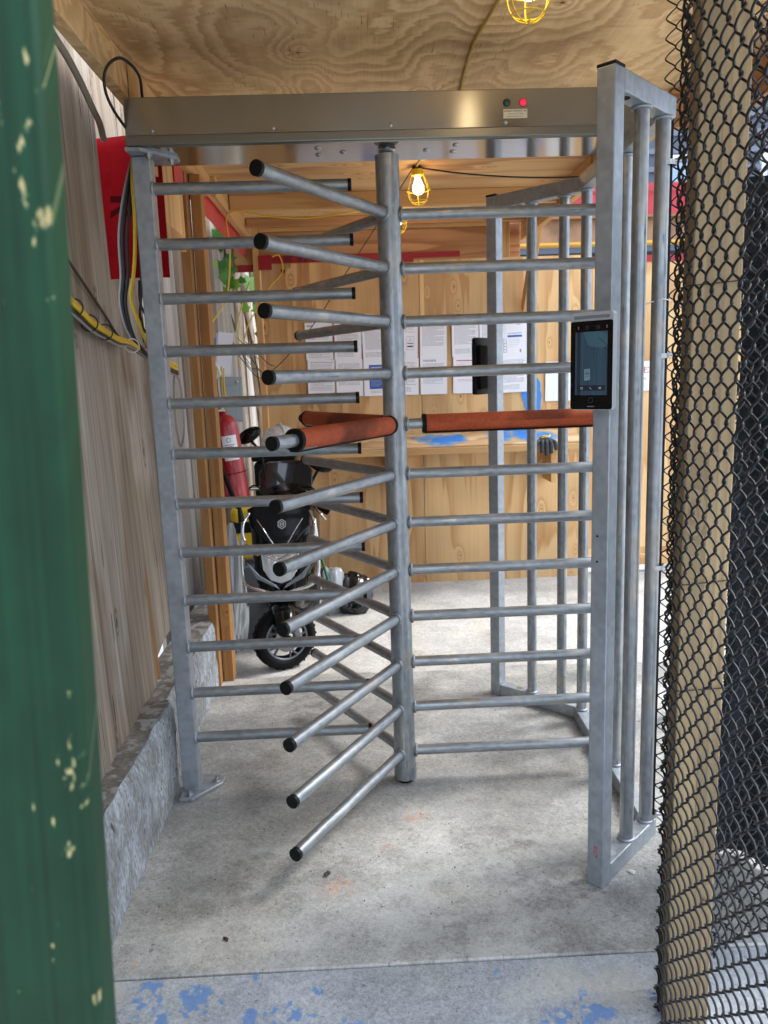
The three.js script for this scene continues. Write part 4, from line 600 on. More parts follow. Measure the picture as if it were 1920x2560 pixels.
// ------------------------------------------------------------------ scooter parked behind
{
  const s = thing('scooter', 'black motor scooter with chrome crash bars parked facing the turnstile', 'scooter', [-0.555, -0.04, -1.3], 0.0);
  const W = new THREE.Group(); // wheel is built turned to the side
  const wheel = part(s, 'front_wheel', (() => { const g = new THREE.TorusGeometry(0.138, 0.034, 14, 44); g.scale(1, 1, 1.35); return g; })(), M.rubber, [0, 0.171, 0.0], [0, 0.45, 0]);
  const rim = new THREE.TorusGeometry(0.112, 0.007, 8, 44); part(wheel, 'rim', rim, plain(0x8a8e94, 0.3, { metalness: 0.7 }), [0, 0, 0.03]);
  for (let i = 0; i < 5; i++) { const a = i * Math.PI * 0.4; part(wheel, 'spoke', tube([[0.02 * Math.cos(a), 0.02 * Math.sin(a), 0.03], [0.055 * Math.cos(a), 0.055 * Math.sin(a), 0.035], [0.112 * Math.cos(a + 0.2), 0.112 * Math.sin(a + 0.2), 0.03]], 0.007, 10, 6), plain(0x6a6e74, 0.3, { metalness: 0.7 })); part(wheel, 'spoke', tube([[0.055 * Math.cos(a), 0.055 * Math.sin(a), 0.035], [0.112 * Math.cos(a - 0.2), 0.112 * Math.sin(a - 0.2), 0.03]], 0.006, 10, 6), plain(0x6a6e74, 0.3, { metalness: 0.7 })); }
  { const d = new THREE.RingGeometry(0.035, 0.068, 36, 1); part(wheel, 'brake_disc', d, plain(0x9a9da0, 0.25, { metalness: 0.9, side: THREE.DoubleSide }), [0.0, 0, 0.044]); const h = new THREE.CylinderGeometry(0.022, 0.022, 0.07, 18); h.rotateX(Math.PI / 2); part(wheel, 'hub', h, M.blackPlastic, [0, 0, 0.02]); }
  const loft = (prof, mat, name, p, rot) => { // stack of rounded sections [y, halfWidth, halfDepth, z, power]
    const n = 24, pos = [], idx = []; prof.forEach(([y, hw, hd, z, pw = 2.6]) => { for (let i = 0; i < n; i++) { const a = i / n * Math.PI * 2, c = Math.cos(a), d = Math.sin(a); pos.push(Math.sign(c) * Math.pow(Math.abs(c), 2 / pw) * hw, y, z + Math.sign(d) * Math.pow(Math.abs(d), 2 / pw) * hd); } });
    for (let j = 0; j < prof.length - 1; j++) for (let i = 0; i < n; i++) { const a = j * n + i, b = j * n + (i + 1) % n; idx.push(a, a + n, b, b, a + n, b + n); }
    const cap = (j, flip) => { const c = pos.length / 3; pos.push(0, prof[j][0], prof[j][3]); for (let i = 0; i < n; i++) { const a = j * n + i, b = j * n + (i + 1) % n; flip ? idx.push(c, b, a) : idx.push(c, a, b); } }; cap(0, false); cap(prof.length - 1, true);
    const g = new THREE.BufferGeometry(); g.setAttribute('position', new THREE.Float32BufferAttribute(pos, 3)); g.setIndex(idx); g.computeVertexNormals(); return part(s, name, g, mat, p, rot);
  };
  loft([[0.235, 0.06, 0.13, 0.02], [0.28, 0.065, 0.16, 0.0], [0.33, 0.062, 0.14, -0.02], [0.37, 0.04, 0.08, -0.03]], M.black, 'front_fender', [0, 0, 0], [0, 0.2, 0]);
  for (const x of [-0.055, 0.055]) part(s, 'fork_leg', cyl(0.016, 0.016, 0.36, 14), M.blackPlastic, [x, 0.33, -0.02], [0.12, 0, 0]);
  loft([[0.3, 0.1, 0.05, -0.16], [0.4, 0.135, 0.07, -0.11], [0.5, 0.15, 0.08, -0.1], [0.62, 0.158, 0.085, -0.13], [0.72, 0.165, 0.08, -0.17], [0.8, 0.155, 0.07, -0.21], [0.84, 0.12, 0.06, -0.23]], M.black, 'front_apron', [0, 0, 0]);
  // faceted nose panel with emblem
  const ns = new THREE.Shape([[-0.16, 0.1], [-0.1, 0.125], [0.1, 0.125], [0.16, 0.1], [0.15, 0.02], [0.05, -0.09], [0, -0.105], [-0.05, -0.09], [-0.15, 0.02]].map(q => new THREE.Vector2(...q)));
  const nose = part(s, 'nose_panel', new THREE.ExtrudeGeometry(ns, { depth: 0.02, bevelEnabled: true, bevelSize: 0.012, bevelThickness: 0.02, bevelSegments: 3 }), M.black, [0, 0.73, -0.115], [-0.3, 0, 0]);
  const hexa = new THREE.Shape(), hexi = new THREE.Path(); for (let i = 0; i < 6; i++) { const a = i * Math.PI / 3 + Math.PI / 6, r = 0.024; hexa[i ? 'lineTo' : 'moveTo'](Math.cos(a) * r, Math.sin(a) * r * 1.1); hexi[i ? 'lineTo' : 'moveTo'](Math.cos(a) * (r - 0.004), Math.sin(a) * (r - 0.004) * 1.1); } hexa.holes.push(hexi);
  const wp = plain(0xdfe2e6, 0.4); part(nose, 'emblem', new THREE.ShapeGeometry(hexa), wp, [0.01, 0.02, 0.0412]);
  for (const y of [0.006, -0.006]) { const q = new THREE.Shape(), hq = new THREE.Path(); q.absellipse(0, 0, 0.012, 0.0075, 0, Math.PI * 2); hq.absellipse(0, 0, 0.0085, 0.0042, 0, Math.PI * 2); q.holes.push(hq); part(nose, 'emblem', new THREE.ShapeGeometry(q, 16), wp, [0.01, 0.02 + y, 0.0414]); }
  // headlight
  const hl = new THREE.Shape([[-0.095, 0.075], [0.095, 0.075], [0.085, -0.02], [0.05, -0.075], [0, -0.09], [-0.05, -0.075], [-0.085, -0.02]].map(q => new THREE.Vector2(...q)));
  const head = part(s, 'headlight', new THREE.ExtrudeGeometry(hl, { depth: 0.012, bevelEnabled: true, bevelSize: 0.006, bevelThickness: 0.012, bevelSegments: 3 }), plain(0xdfe5ea, 0.08, { metalness: 0.35, clearcoat: 1 }), [0, 0.56, -0.012], [-0.12, 0, 0]);
  part(head, 'reflector', new THREE.ExtrudeGeometry(hl, { depth: 0.002, bevelEnabled: false }), plain(0xb9c0c8, 0.25, { metalness: 0.9 }), [0, 0, -0.012]);
  for (const x of [-0.042, 0.042]) { const q = new THREE.SphereGeometry(0.034, 18, 10, 0, Math.PI * 2, 0, Math.PI / 2); q.rotateX(Math.PI / 2); q.scale(1, 1, 0.25); part(head, 'lens', q, plain(0xf2f5f8, 0.05, { metalness: 0.6 }), [x, 0.02, 0.023]); }
  for (const sx of [-1, 1]) { const q = new THREE.Shape([[0, 0], [0.11, 0.06], [0.16, 0.15], [0.1, 0.075], [0.02, 0.022]].map(([a, b]) => new THREE.Vector2(a * sx, b))); part(s, 'trim_blade', new THREE.ExtrudeGeometry(q, { depth: 0.008, bevelEnabled: true, bevelSize: 0.003, bevelThickness: 0.003 }), plain(0xaab4be, 0.15, { metalness: 0.8 }), [sx * 0.01, 0.44, 0.02]); }
  // chrome crash bars
  const bar = (pts, r = 0.009) => part(s, 'crash_bar', tube(pts, r, 50, 10), M.chrome);
  for (const k of [-1, 1]) { bar([[k * 0.16, 0.82, -0.1], [k * 0.185, 0.77, -0.02], [k * 0.18, 0.7, 0.0], [k * 0.14, 0.655, 0.05], [k * 0.08, 0.64, 0.07], [0, 0.6, 0.075]]); bar([[k * 0.185, 0.79, -0.04], [k * 0.195, 0.66, -0.01], [k * 0.195, 0.52, 0.01], [k * 0.175, 0.475, 0.04], [k * 0.09, 0.445, 0.07], [0, 0.425, 0.085]]); bar([[k * 0.19, 0.6, -0.01], [k * 0.2, 0.4, -0.03], [k * 0.19, 0.33, -0.06]], 0.007); bar([[k * 0.13, 0.672, 0.03], [k * 0.09, 0.677, 0.05], [k * 0.03, 0.64, 0.07]], 0.006); }
  // cowl, windscreen, handlebar, mirrors
  loft([[0.83, 0.12, 0.07, -0.22], [0.88, 0.14, 0.085, -0.24], [0.93, 0.12, 0.08, -0.26], [0.96, 0.07, 0.05, -0.28]], M.black, 'handlebar_cowl', [0, 0, 0], [0, -0.15, 0]);
  const wsS = new THREE.Shape([[-0.135, 0], [-0.14, 0.1], [-0.1, 0.155], [0.1, 0.155], [0.14, 0.1], [0.135, 0]].map(q => new THREE.Vector2(...q)));
  part(s, 'windscreen', new THREE.ExtrudeGeometry(wsS, { depth: 0.006, bevelEnabled: true, bevelSize: 0.006, bevelThickness: 0.004, bevelSegments: 2 }), plain(0x151b22, 0.12, { clearcoat: 1 }), [0.03, 0.92, -0.22], [-0.35, -0.1, 0]);
  part(s, 'handlebar', tube([[-0.27, 0.95, -0.22], [-0.16, 0.93, -0.26], [0, 0.93, -0.27], [0.14, 0.86, -0.26], [0.24, 0.8, -0.2]], 0.011, 30, 10), M.chrome);
  for (const [a, b] of [[[-0.275, 0.952, -0.215], [-0.19, 0.935, -0.25]], [[0.25, 0.795, -0.195], [0.18, 0.84, -0.23]]]) { part(s, 'grip', tube([a, b], 0.018, 4, 12), M.rubber); part(s, 'brake_lever', tube([[b[0], b[1] - 0.01, b[2] + 0.04], [(a[0] + b[0]) / 2, (a[1] + b[1]) / 2 - 0.022, a[2] + 0.06], [a[0] * 0.95, a[1] - 0.03, a[2] + 0.05]], 0.006, 14, 8), M.chrome); }
  for (const [b, m, t, r] of [[[-0.08, 0.95, -0.25], [-0.1, 1.12, -0.25], [-0.15, 1.2, -0.24], 0.5], [[0.14, 0.9, -0.25], [0.18, 0.98, -0.25], [0.21, 1.03, -0.24], -0.4]]) { part(s, 'mirror_stalk', tube([b, m, t], 0.008, 14, 8), M.blackPlastic); const q = new THREE.SphereGeometry(0.06, 16, 10); q.scale(1.2, 0.62, 0.35); part(s, 'mirror', q, M.black, [t[0] * 1.03, t[1] + 0.02, t[2]], [0, 0, r]); }
  for (const k of [-1, 1]) { part(s, 'highlight_line', tube([[k * 0.155, 0.83, -0.13], [k * 0.1, 0.76, -0.075], [k * 0.035, 0.66, -0.045]], 0.0028, 20, 6), M.chrome); part(s, 'turn_signal', rbox(0.05, 0.022, 0.02, 0.006), plain(0xd98a2a, 0.2), [k * 0.125, 0.635, 0.005], [0, k * 0.4, k * 0.5]); part(s, 'brake_cable', tube([[k * 0.2, 0.9, -0.22], [k * 0.13, 0.96, -0.16], [k * 0.06, 0.9, -0.14], [k * 0.04, 0.8, -0.16]], 0.0045, 24, 7), M.rubber); }  // thin chrome lines put in to draw white reflections on the nose
  part(s, 'brake_caliper', rbox(0.035, 0.06, 0.03, 0.008), plain(0x8a8e92, 0.3, { metalness: 0.8 }), [0.07, 0.2, 0.035], [0, 0.45, 0.4]); part(s, 'horn_cover', rbox(0.06, 0.03, 0.02, 0.006), plain(0xa8adb2, 0.2, { metalness: 0.9 }), [0, 0.43, 0.075]);
  for (let i = 0; i < 26; i++) { const a = i / 26 * Math.PI * 2; part(wheel, 'tread_block', rbox(0.012, 0.006, 0.05, 0.002), M.rubber, [Math.cos(a) * 0.1695, Math.sin(a) * 0.1695, 0], [0, 0, a + Math.PI / 2]); }
  // body, seat, rear wheel
  loft([[0.2, 0.13, 0.22, -0.5], [0.26, 0.14, 0.26, -0.52]], M.blackPlastic, 'floorboard', [0, 0, 0]);
  loft([[0.22, 0.1, 0.3, -1.05], [0.4, 0.15, 0.36, -1.08], [0.6, 0.15, 0.38, -1.1], [0.68, 0.12, 0.36, -1.1]], M.black, 'rear_body', [0, 0, 0]);
  loft([[0.68, 0.13, 0.36, -1.05], [0.74, 0.14, 0.37, -1.06], [0.78, 0.11, 0.33, -1.06]], M.rubber, 'seat', [0, 0, 0]);
  { const g = new THREE.TorusGeometry(0.128, 0.045, 12, 32); g.rotateY(Math.PI / 2); const rw = part(s, 'rear_wheel', g, M.rubber, [0, 0.173, -1.2]); const h = new THREE.CylinderGeometry(0.09, 0.09, 0.05, 24); h.rotateZ(Math.PI / 2); part(rw, 'rim', h, M.blackPlastic); }

  // things around it
  const hat = thing('hard_hat', 'scuffed white hard hat standing behind the scooter mirror', 'hard hat', [-0.63, 0.96, -2.1], 0.4);
  const hm = matOf(surf(128, 128, 0.3, 0.3, (x, y, o) => { const c = sst(0.62, 0.68, fbm(x * 50, y * 50, 3)), g = 0.94 + 0.1 * fbm(x * 20, y * 20, 2); o[0] = mix(212, 150, c) * g; o[1] = mix(210, 148, c) * g; o[2] = mix(208, 148, c) * g; }), 0.6);
  part(hat, 'shell', new THREE.LatheGeometry([[0.115, 0.09], [0.118, 0.12], [0.11, 0.17], [0.085, 0.215], [0.045, 0.24], [0, 0.247]].map(q => new THREE.Vector2(...q)), 32), hm); part(hat, 'brim', new THREE.TorusGeometry(0.12, 0.006, 8, 36).rotateX(Math.PI / 2), hm, [0, 0.09, 0]); part(hat, 'ridge', tube([[0, 0.16, 0.113], [0, 0.225, 0.07], [0, 0.252, 0], [0, 0.225, -0.07], [0, 0.16, -0.113]], 0.009, 24, 8), hm);
  const stand = thing('storage_bin', 'tall dark storage bin behind the scooter that carries the hard hat', 'bin', [-0.63, -0.04, -2.1]); part(stand, 'bin_body', rbox(0.24, 1.03, 0.3, 0.02), M.blackPlastic, [0, 0.515, 0]); part(stand, 'bin_lid', rbox(0.26, 0.04, 0.32, 0.012), M.blackPlastic, [0, 1.055, 0]);
  hat.position.set(-0.6, 1.035 - 0.084, -2.1);
  const yc = thing('tool_case', 'yellow and black plastic tool case behind the scooter', 'tool case', [-0.78, 0.42, -1.82], 0.2); part(yc, 'case_body', rbox(0.2, 0.3, 0.12, 0.03), M.yellow, [0, 0.18, 0]); part(yc, 'case_band', rbox(0.21, 0.07, 0.13, 0.012), M.blackPlastic, [0, 0.22, 0]); part(yc, 'handle', tube([[-0.05, 0.33, 0], [-0.045, 0.37, 0], [0.045, 0.37, 0], [0.05, 0.33, 0]], 0.01, 20, 8), M.blackPlastic);
  const yb = thing('storage_crate', 'grey crate under the yellow tool case', 'crate', [-0.78, -0.04, -1.82], 0.2); part(yb, 'crate_body', rbox(0.24, 0.46, 0.2, 0.012), plain(0x55585c, 0.7), [0, 0.23, 0]);
  // bags on the floor by the wall
  const bag = (name, label, cat, p, sx, sy, sz, m, sd) => { const g = new THREE.IcosahedronGeometry(1, 24), P = g.attributes.position, v = new THREE.Vector3(); for (let i = 0; i < P.count; i++) { v.fromBufferAttribute(P, i); const n = fbm(v.x * 1.6 + sd, v.y * 1.6 + v.z * 1.3, 2), c = Math.abs(fbm(v.x * 2.6 + sd, v.z * 2.6 + v.y * 2.2, 2) - 0.5); v.multiplyScalar(0.75 + n * 0.5 - c * 0.35); if (v.y < -0.7) v.y = -0.7; P.setXYZ(i, v.x * sx, (v.y + 0.7) * sy, v.z * sz); } g.computeVertexNormals(); return single(name, label, cat, g, m, p); };
  bag('rubbish_bag', 'shiny black rubbish bag on the pavement by the plywood wall', 'bag', [-0.2, -0.04, -2.3], 0.14, 0.15, 0.13, plain(0x0c0d10, 0.18, { clearcoat: 0.5 }), 3);
  bag('rubbish_bag', 'crumpled pale grey plastic bag between scooter and black bag', 'bag', [-0.36, -0.04, -2.3], 0.12, 0.18, 0.12, plain(0xaab0b8, 0.3, { transmission: 0.2 }), 9);
  single('broom_handle', 'short green broom handle leaning on the pale plastic bag', 'stick', tube([[-0.42, 0.42, -2.28], [-0.36, 0.22, -2.2], [-0.31, 0.04, -2.13]], 0.009, 10, 10), plain(0x1f6a3c, 0.4));
  bag('plastic_roll', 'crumpled clear plastic stood against the wall left of the scooter', 'plastic sheet', [-0.86, -0.04, -1.62], 0.07, 0.42, 0.09, plain(0xb7bcc0, 0.2, { transmission: 0.3 }), 15);
}

// ------------------------------------------------------------------ work gloves on the shelf
{
  const g = thing('work_glove', 'dark grey work glove with yellow cuff hanging over the counter edge', 'glove', [1.15, 0.985, ZB + 0.29]);
  const gm = plain(0x34383d, 0.75); const palm = new THREE.SphereGeometry(0.05, 18, 12); palm.scale(1.25, 0.5, 0.7); part(g, 'palm', palm, gm, [0, 0.008, -0.005]);
  [[-0.075, -0.012, 0.014], [-0.035, -0.055, 0.0145], [-0.002, -0.075, 0.015], [0.03, -0.06, 0.0145], [0.062, -0.04, 0.013]].forEach(([x, y, r]) => part(g, 'finger', tube([[x * 0.6, 0.012, 0.01], [x * 0.9, 0.004, 0.034], [x, y, 0.04]], r, 12, 10), gm));
  [[-0.075, -0.012, 0.014], [-0.035, -0.055, 0.0145], [-0.002, -0.075, 0.015], [0.03, -0.06, 0.0145], [0.062, -0.04, 0.013]].forEach(([x, y, r]) => part(g, 'fingertip', new THREE.SphereGeometry(r, 10, 8), gm, [x, y, 0.04]));
  part(g, 'cuff', tube([[-0.035, 0.03, -0.02], [-0.02, 0.045, 0.01], [0.015, 0.04, 0.015], [0.03, 0.05, -0.01], [0.0, 0.035, -0.035]], 0.006, 30, 8, true), M.yellow);
}

// ------------------------------------------------------------------ chain link fence, timber fence post and dark screen on the right
{
  const p = 0.0505, cs = 0.0255, w = cs / 2 * 1.12, Hh = 2.62, nP = Math.round(Hh / p);
  function wireG(phase, rw, dn, jit) {
    const per = 14, n = nP * per, pts = [];
    for (let i = 0; i <= n; i++) { const a = (i / per + phase) * Math.PI * 2, sn = Math.sin(a), sh = 2 / Math.PI * Math.asin(0.94 * sn) / 0.777; const y = i / per * p; pts.push(new THREE.Vector3(w * sh + jit * (vn(y * 3, jit * 900) - 0.5), y, dn * Math.cos(a))); }
    const rad = 6, pos = [], idx = [], t = new THREE.Vector3(), u = new THREE.Vector3(), v = new THREE.Vector3(), ref = new THREE.Vector3(0, 0, 1);
    for (let i = 0; i <= n; i++) { t.subVectors(pts[Math.min(n, i + 1)], pts[Math.max(0, i - 1)]).normalize(); u.crossVectors(ref, t).normalize(); v.crossVectors(t, u); for (let k = 0; k < rad; k++) { const a = k / rad * Math.PI * 2, c = Math.cos(a) * rw, s = Math.sin(a) * rw; pos.push(pts[i].x + u.x * c + v.x * s, pts[i].y + u.y * c + v.y * s, pts[i].z + u.z * c + v.z * s); } }
    for (let i = 0; i < n; i++) for (let k = 0; k < rad; k++) { const a = i * rad + k, b = i * rad + (k + 1) % rad; idx.push(a, b, a + rad, b, b + rad, a + rad); }
    const g = new THREE.BufferGeometry(); g.setAttribute('position', new THREE.Float32BufferAttribute(pos, 3)); g.setIndex(idx); g.computeVertexNormals(); return g;
  }
  const nearG = [wireG(0, 0.0024, 0.005, 0.006), wireG(0.5, 0.0024, 0.005, 0.008)], farG = [wireG(0, 0.0021, 0.0042, 0.003), wireG(0.5, 0.0021, 0.0042, 0.004)];
  function sheet(label, path, G, y0) {
    const f = thing('chain_link_fence', label, 'fence', [0, 0, 0], 0, 'black chain link');
    const c = new THREE.CatmullRomCurve3(path.map(([x, z]) => new THREE.Vector3(x, 0, z)), false, 'centripetal'), Lc = c.getLength(), N = Math.floor(Lc / cs);
    for (let i = 0; i <= N; i++) { const u = i * cs / Lc, q = c.getPointAt(Math.min(1, u)), t = c.getTangentAt(Math.min(1, u)); part(f, 'wire', G[i % 2], M.vinyl, [q.x, y0, q.z], [0, Math.atan2(-t.z, t.x), 0]); }
    return f;
  }
  const near = sheet('near black chain link mesh wrapped round the timber fence post', [[0.6, 1.05], [0.56, 1.045], [0.528, 1.07], [0.513, 1.12], [0.507, 1.19], [0.506, 1.26], [0.506, 1.34], [0.508, 1.43], [0.513, 1.54], [0.522, 1.68], [0.535, 1.82]], nearG, -0.01);
  const far = sheet('far black chain link mesh running right from the cage behind the timber post', [[0.768, 0.385], [0.83, 0.43], [0.91, 0.51], [1.0, 0.6], [1.12, 0.73], [1.26, 0.88]], farG, -0.01);
  sheet('second layer of black chain link standing right behind the timber fence post', [[0.64, 1.02], [0.69, 0.97], [0.76, 0.92], [0.84, 0.88], [0.93, 0.86], [1.02, 0.86]], nearG, -0.01);
  const pg = rbox(0.092, 2.8, 0.086, 0.004, 1, [0.4, 0.1]);
  const fpTex = surf(256, 2048, 0.4, 2.9, plyFn(9.3, [160, 138, 103], [112, 88, 60], kn(12, 0.4, 2.9, 0.006, 0.014), 40, 0.02, 0.5), true);
  const fp = thing('fence_post', 'rough sawn timber fence post standing behind the near chain link', 'post', [0.578, 0, 1.112], -0.2); part(fp, 'timber', pg, matOf(fpTex, 0.8, 0.0012), [0, 1.4, 0], [0, 0, -0.004]);
  const wr = (y, t) => { const g = tube([[-0.05, 0, 0.046], [-0.02, 0.002, 0.0465], [0.03, 0.006, 0.0465], [0.05, 0.008, 0.044], [0.05, 0.008, -0.046], [-0.05, 0, -0.046]], 0.0012, 50, 5, true); part(fp, 'tie_wire', g, M.cableBlack, [0, y, 0], [0, 0, t]); }; wr(1.62, -0.02); wr(1.03, 0.04); wr(0.8, 0.03);
  // tension bar and band clamps on the cage
  single('tension_bar', 'flat black tension bar threaded through the far mesh beside the cage', 'tension bar', rbox(0.008, 2.16, 0.018, 0.002), M.blackPlastic, [0.769, 1.1, 0.4]);
  const bandM = plain(0xb9bcbc, 0.3, { metalness: 0.9, side: THREE.DoubleSide });
  const band = (y, lab) => { const t = thing('hose_clamp', lab, 'clamp', [0.74, y, 0.422], 0, 'steel band clamps on the cage bar'); const g = new THREE.CylinderGeometry(0.0222, 0.0222, 0.0135, 28, 1, true); g.scale(1.32, 1, 1.03); part(t, 'band', g, bandM, [0.008, 0, 0]); const s = new THREE.CylinderGeometry(0.006, 0.006, 0.026, 10); s.rotateZ(Math.PI / 2); part(t, 'screw', s, M.bolt, [0.04, 0.004, 0.012]); };
  band(2.02, 'steel band clamp at the top of the end cage bar'); band(1.5, 'steel band clamp at shoulder height on the end cage bar'); band(0.88, 'steel band clamp at thigh height on the end cage bar'); band(0.075, 'steel band clamp at the foot of the end cage bar');
  single('cable_tie', 'white zip tie with loose end on the end cage bar', 'cable tie', tube([[0.77, 1.652, 0.43], [0.742, 1.655, 0.448], [0.715, 1.65, 0.43], [0.697, 1.643, 0.425]], 0.0016, 20, 6), M.white);
  // dark privacy screen hung on the far mesh
  const tg = new THREE.PlaneGeometry(0.64, 1.94, 40, 60), TP = tg.attributes.position; for (let i = 0; i < TP.count; i++) { const x = TP.getX(i), y = TP.getY(i); TP.setZ(i, 0.016 * Math.sin(x * 40 + fbm(y * 2, 3, 2) * 5) + 0.03 * fbm(x * 4, y * 3, 3)); } tg.computeVertexNormals();
  single('privacy_screen', 'dark green-black privacy fabric behind the chain link at the right edge', 'fabric screen', tg, matOf(surf(128, 128, 0.02, 0.02, (x, y, o) => { const a = (Math.floor(x * 800) + Math.floor(y * 800)) % 2; o[0] = a ? 30 : 24; o[1] = a ? 39 : 31; o[2] = a ? 46 : 38; }), 0.85, 0, { side: THREE.DoubleSide }), [1.165, 0.985, 0.735], [0, -Math.PI / 4, 0]);
}

// ------------------------------------------------------------------ green board beside the camera
{
  const b = thing('green_board', 'green painted timber jamb with chipped edge close on the left', 'jamb', [-0.297, 0, 2.2], 0.12); b.rotation.z = 0.0;
  const g = new RoundedBoxGeometry(0.5, 3.0, 0.045, 2, 0.006), P = g.attributes.position, N = g.attributes.normal, U = g.attributes.uv;
  for (let i = 0; i < P.count; i++) U.setXY(i, P.getX(i) + 0.25 - (Math.abs(N.getX(i)) > 0.7 ? 0.004 : 0.001), P.getY(i) + 1.5 + P.getZ(i));
  part(b, 'board', g, M.green, [-0.25, 1.5, 0], [0, 0, -0.035]);
  part(b, 'nail_hole', (() => { const q = new THREE.CylinderGeometry(0.006, 0.004, 0.004, 12); q.rotateX(Math.PI / 2); return q; })(), plain(0x4a3527, 0.9), [-0.065, 1.335, 0.0225]);
}

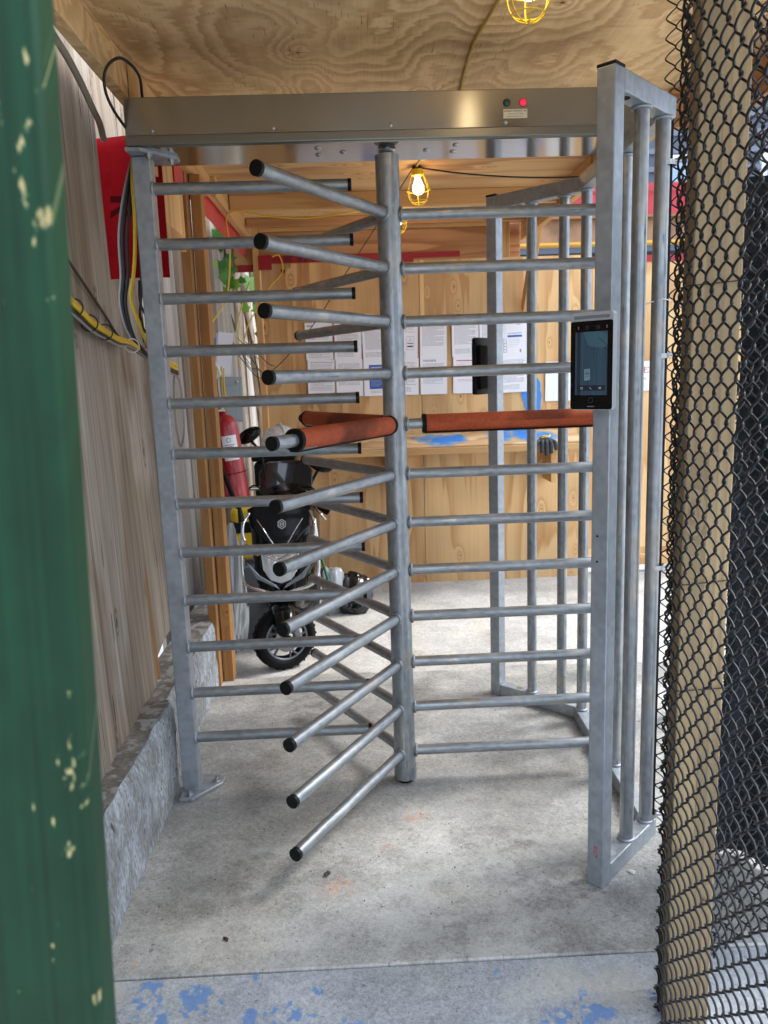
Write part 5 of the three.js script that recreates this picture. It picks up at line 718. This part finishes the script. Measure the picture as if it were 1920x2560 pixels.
// ------------------------------------------------------------------ beyond the hoarding: beam, container, car, building
{
  const yb = thing('steel_beam', 'rusty steel beam with yellow edge above the hoarding', 'beam', [3.2, 2.62, -4.6]);
  const rust = matOf(surf(256, 128, 2, 1, (x, y, o) => { const f = fbm(x * 9, y * 12, 4), g = 0.8 + f * 0.4; o[0] = 150 * g; o[1] = 118 * g; o[2] = 92 * g; }), 0.8); part(yb, 'web', box(5, 0.2, 0.03, 0), rust, [0, 0.06, 0]); part(yb, 'flange', box(5, 0.02, 0.16, 0), plain(0xd9a640, 0.6), [0, -0.05, 0]); part(yb, 'flange', box(5, 0.02, 0.16, 0), plain(0x8a6a44, 0.7), [0, 0.17, 0]); for (const x of [-1.9, 2.3]) part(yb, 'leg', box(0.12, 2.6, 0.12), rust, [x, -1.36, -0.2]);
  const ct = thing('red_fascia', 'long red ribbed metal fascia on posts across the street', 'fascia', [4.6, 0, -7.2]);
  const redPaint = plain(0xb2343c, 0.55); part(ct, 'panel', box(8, 0.38, 0.1, 0), redPaint, [0, 3.47, -0.06]); for (let x = -3.9; x < 3.95; x += 0.3) part(ct, 'rib', box(0.1, 0.36, 0.04), redPaint, [x, 3.47, 0.008]);
  part(ct, 'bottom_rail', box(8, 0.05, 0.14, 0), plain(0xe8e4e0, 0.6), [0, 3.255, -0.04]); part(ct, 'middle_seam', box(8, 0.012, 0.02, 0), plain(0x8a2830, 0.6), [0, 3.55, 0.03]); for (const x of [-3.2, 0.4, 3.6]) part(ct, 'support_leg', box(0.15, 3.26, 0.15), rust, [x, 1.57, -0.3]);
  const dk = thing('dark_building', 'dark slatted building front beyond the container', 'building', [7, 0, -14]); part(dk, 'wall', box(16, 11, 0.4), plain(0x5a606c, 0.8), [0, 5.5, -0.2]);
  for (let i = 0; i < 26; i++) part(dk, 'slat', new THREE.BoxGeometry(16, 0.1, 0.06), plain(0x6c7280, 0.7), [0, 2 + i * 0.34, 0.04]);
  for (let i = 0; i < 7; i++) for (let j = 0; j < 2; j++) { const q = part(dk, 'window', new THREE.BoxGeometry(1.1, 1.5, 0.12), plain(0xe8ecf0, 0.5), [-6.6 + i * 2.1, 4.9 + j * 3, 0.06]); part(q, 'pane', new THREE.BoxGeometry(0.9, 1.3, 0.02), plain(0x8fa2b6, 0.05, { metalness: 0.3 }), [0, 0, 0.06]); }
  const van = thing('white_van', 'white vehicle roof just showing above the hoarding', 'van', [3.9, 0, -6.0], 0.0);
  const vs = new THREE.Shape([[-1.4, 0.35], [1.6, 0.35], [1.6, 1.5], [1.45, 2.5], [-0.7, 2.62], [-1.2, 2.2], [-1.45, 1.2]].map(q => new THREE.Vector2(...q))); part(van, 'body', new THREE.ExtrudeGeometry(vs, { depth: 1.5, bevelEnabled: true, bevelSize: 0.08, bevelThickness: 0.1, bevelSegments: 3 }), plain(0xe4e4e6, 0.25, { clearcoat: 0.8 }), [0, 0, -1.5]);
  for (const x of [-0.9, 1.0]) { const q = new THREE.CylinderGeometry(0.33, 0.33, 0.2, 24); q.rotateX(Math.PI / 2); part(van, 'wheel', q, M.rubber, [x, 0.27, 0.05]); } part(van, 'window', box(0.9, 0.5, 0.02), plain(0x20262c, 0.05), [-0.5, 1.9, 0.11]);
  const rk = thing('dark_scaffold', 'dark scaffold boards under the rusty beam', 'scaffold', [3.2, 0, -4.9]); for (const y of [2.42, 2.5]) part(rk, 'plank', box(4.6, 0.045, 0.24, 0), plain(0x3a3e48, 0.8), [0, y, 0]); for (const x of [-1.5, 0.2, 1.9]) part(rk, 'standard', cyl(0.024, 0.024, 2.55, 12), plain(0x474b52, 0.6), [x, 1.22, 0.1]);
}

// ------------------------------------------------------------------ litter on the floor
{
  const leafM = plain(0x4a4238, 0.9);
  const sc = (name, label, cat, p, s, m, sd) => { const g = new THREE.IcosahedronGeometry(1, 2), P = g.attributes.position; for (let i = 0; i < P.count; i++) { const k = 0.6 + 0.8 * vn(P.getX(i) * 2 + sd, P.getZ(i) * 2 + P.getY(i) * 3); P.setXYZ(i, P.getX(i) * k * s[0], P.getY(i) * k * s[1], P.getZ(i) * k * s[2]); } g.computeVertexNormals(); single(name, label, cat, g, m, p, [0, sd, 0]); };
  sc('dry_leaf', 'dark shrivelled leaf lying on the slab below the lowest front arm', 'leaf', [-0.269, 0.005, 0.542], [0.012, 0.006, 0.009], leafM, 1);
  sc('stone_chip', 'white stone chip on the slab beside the front cage post', 'stone', [0.632, 0.004, 0.608], [0.006, 0.005, 0.013], plain(0xd8d8d2, 0.8), 4);
  sc('dry_leaf', 'small brown leaf on the slab near the kerb foot', 'leaf', [-0.53, 0.004, 0.8], [0.01, 0.004, 0.005], plain(0x4a3028, 0.9), 2.4);
  sc('stone_chip', 'dark pebble on the slab inside the cage corner', 'stone', [0.6, 0.005, -0.2], [0.012, 0.008, 0.008], leafM, 7);
  const gs = [], R = []; for (let i = 0; i < 260; i++) { const x = rr(-0.8, 1.4), z = rr(-1.0, 0.9), s = rr(0.0012, 0.0034); const g = new THREE.TetrahedronGeometry(s, 0); g.rotateX(rr(0, 3)); g.rotateY(rr(0, 3)); g.translate(x, s * 0.5, z); gs.push(g); }
  const gr = new THREE.Mesh(merge(gs), plain(0x6a655e, 0.9)); gr.name = 'floor_grit'; gr.userData = { kind: 'stuff', label: 'fine grit scattered over the concrete slab', category: 'grit' }; scene.add(gr);
}

scene.traverse(o => { if (o.isMesh) { o.castShadow = true; o.receiveShadow = true; } });
renderer.render(scene, camera);
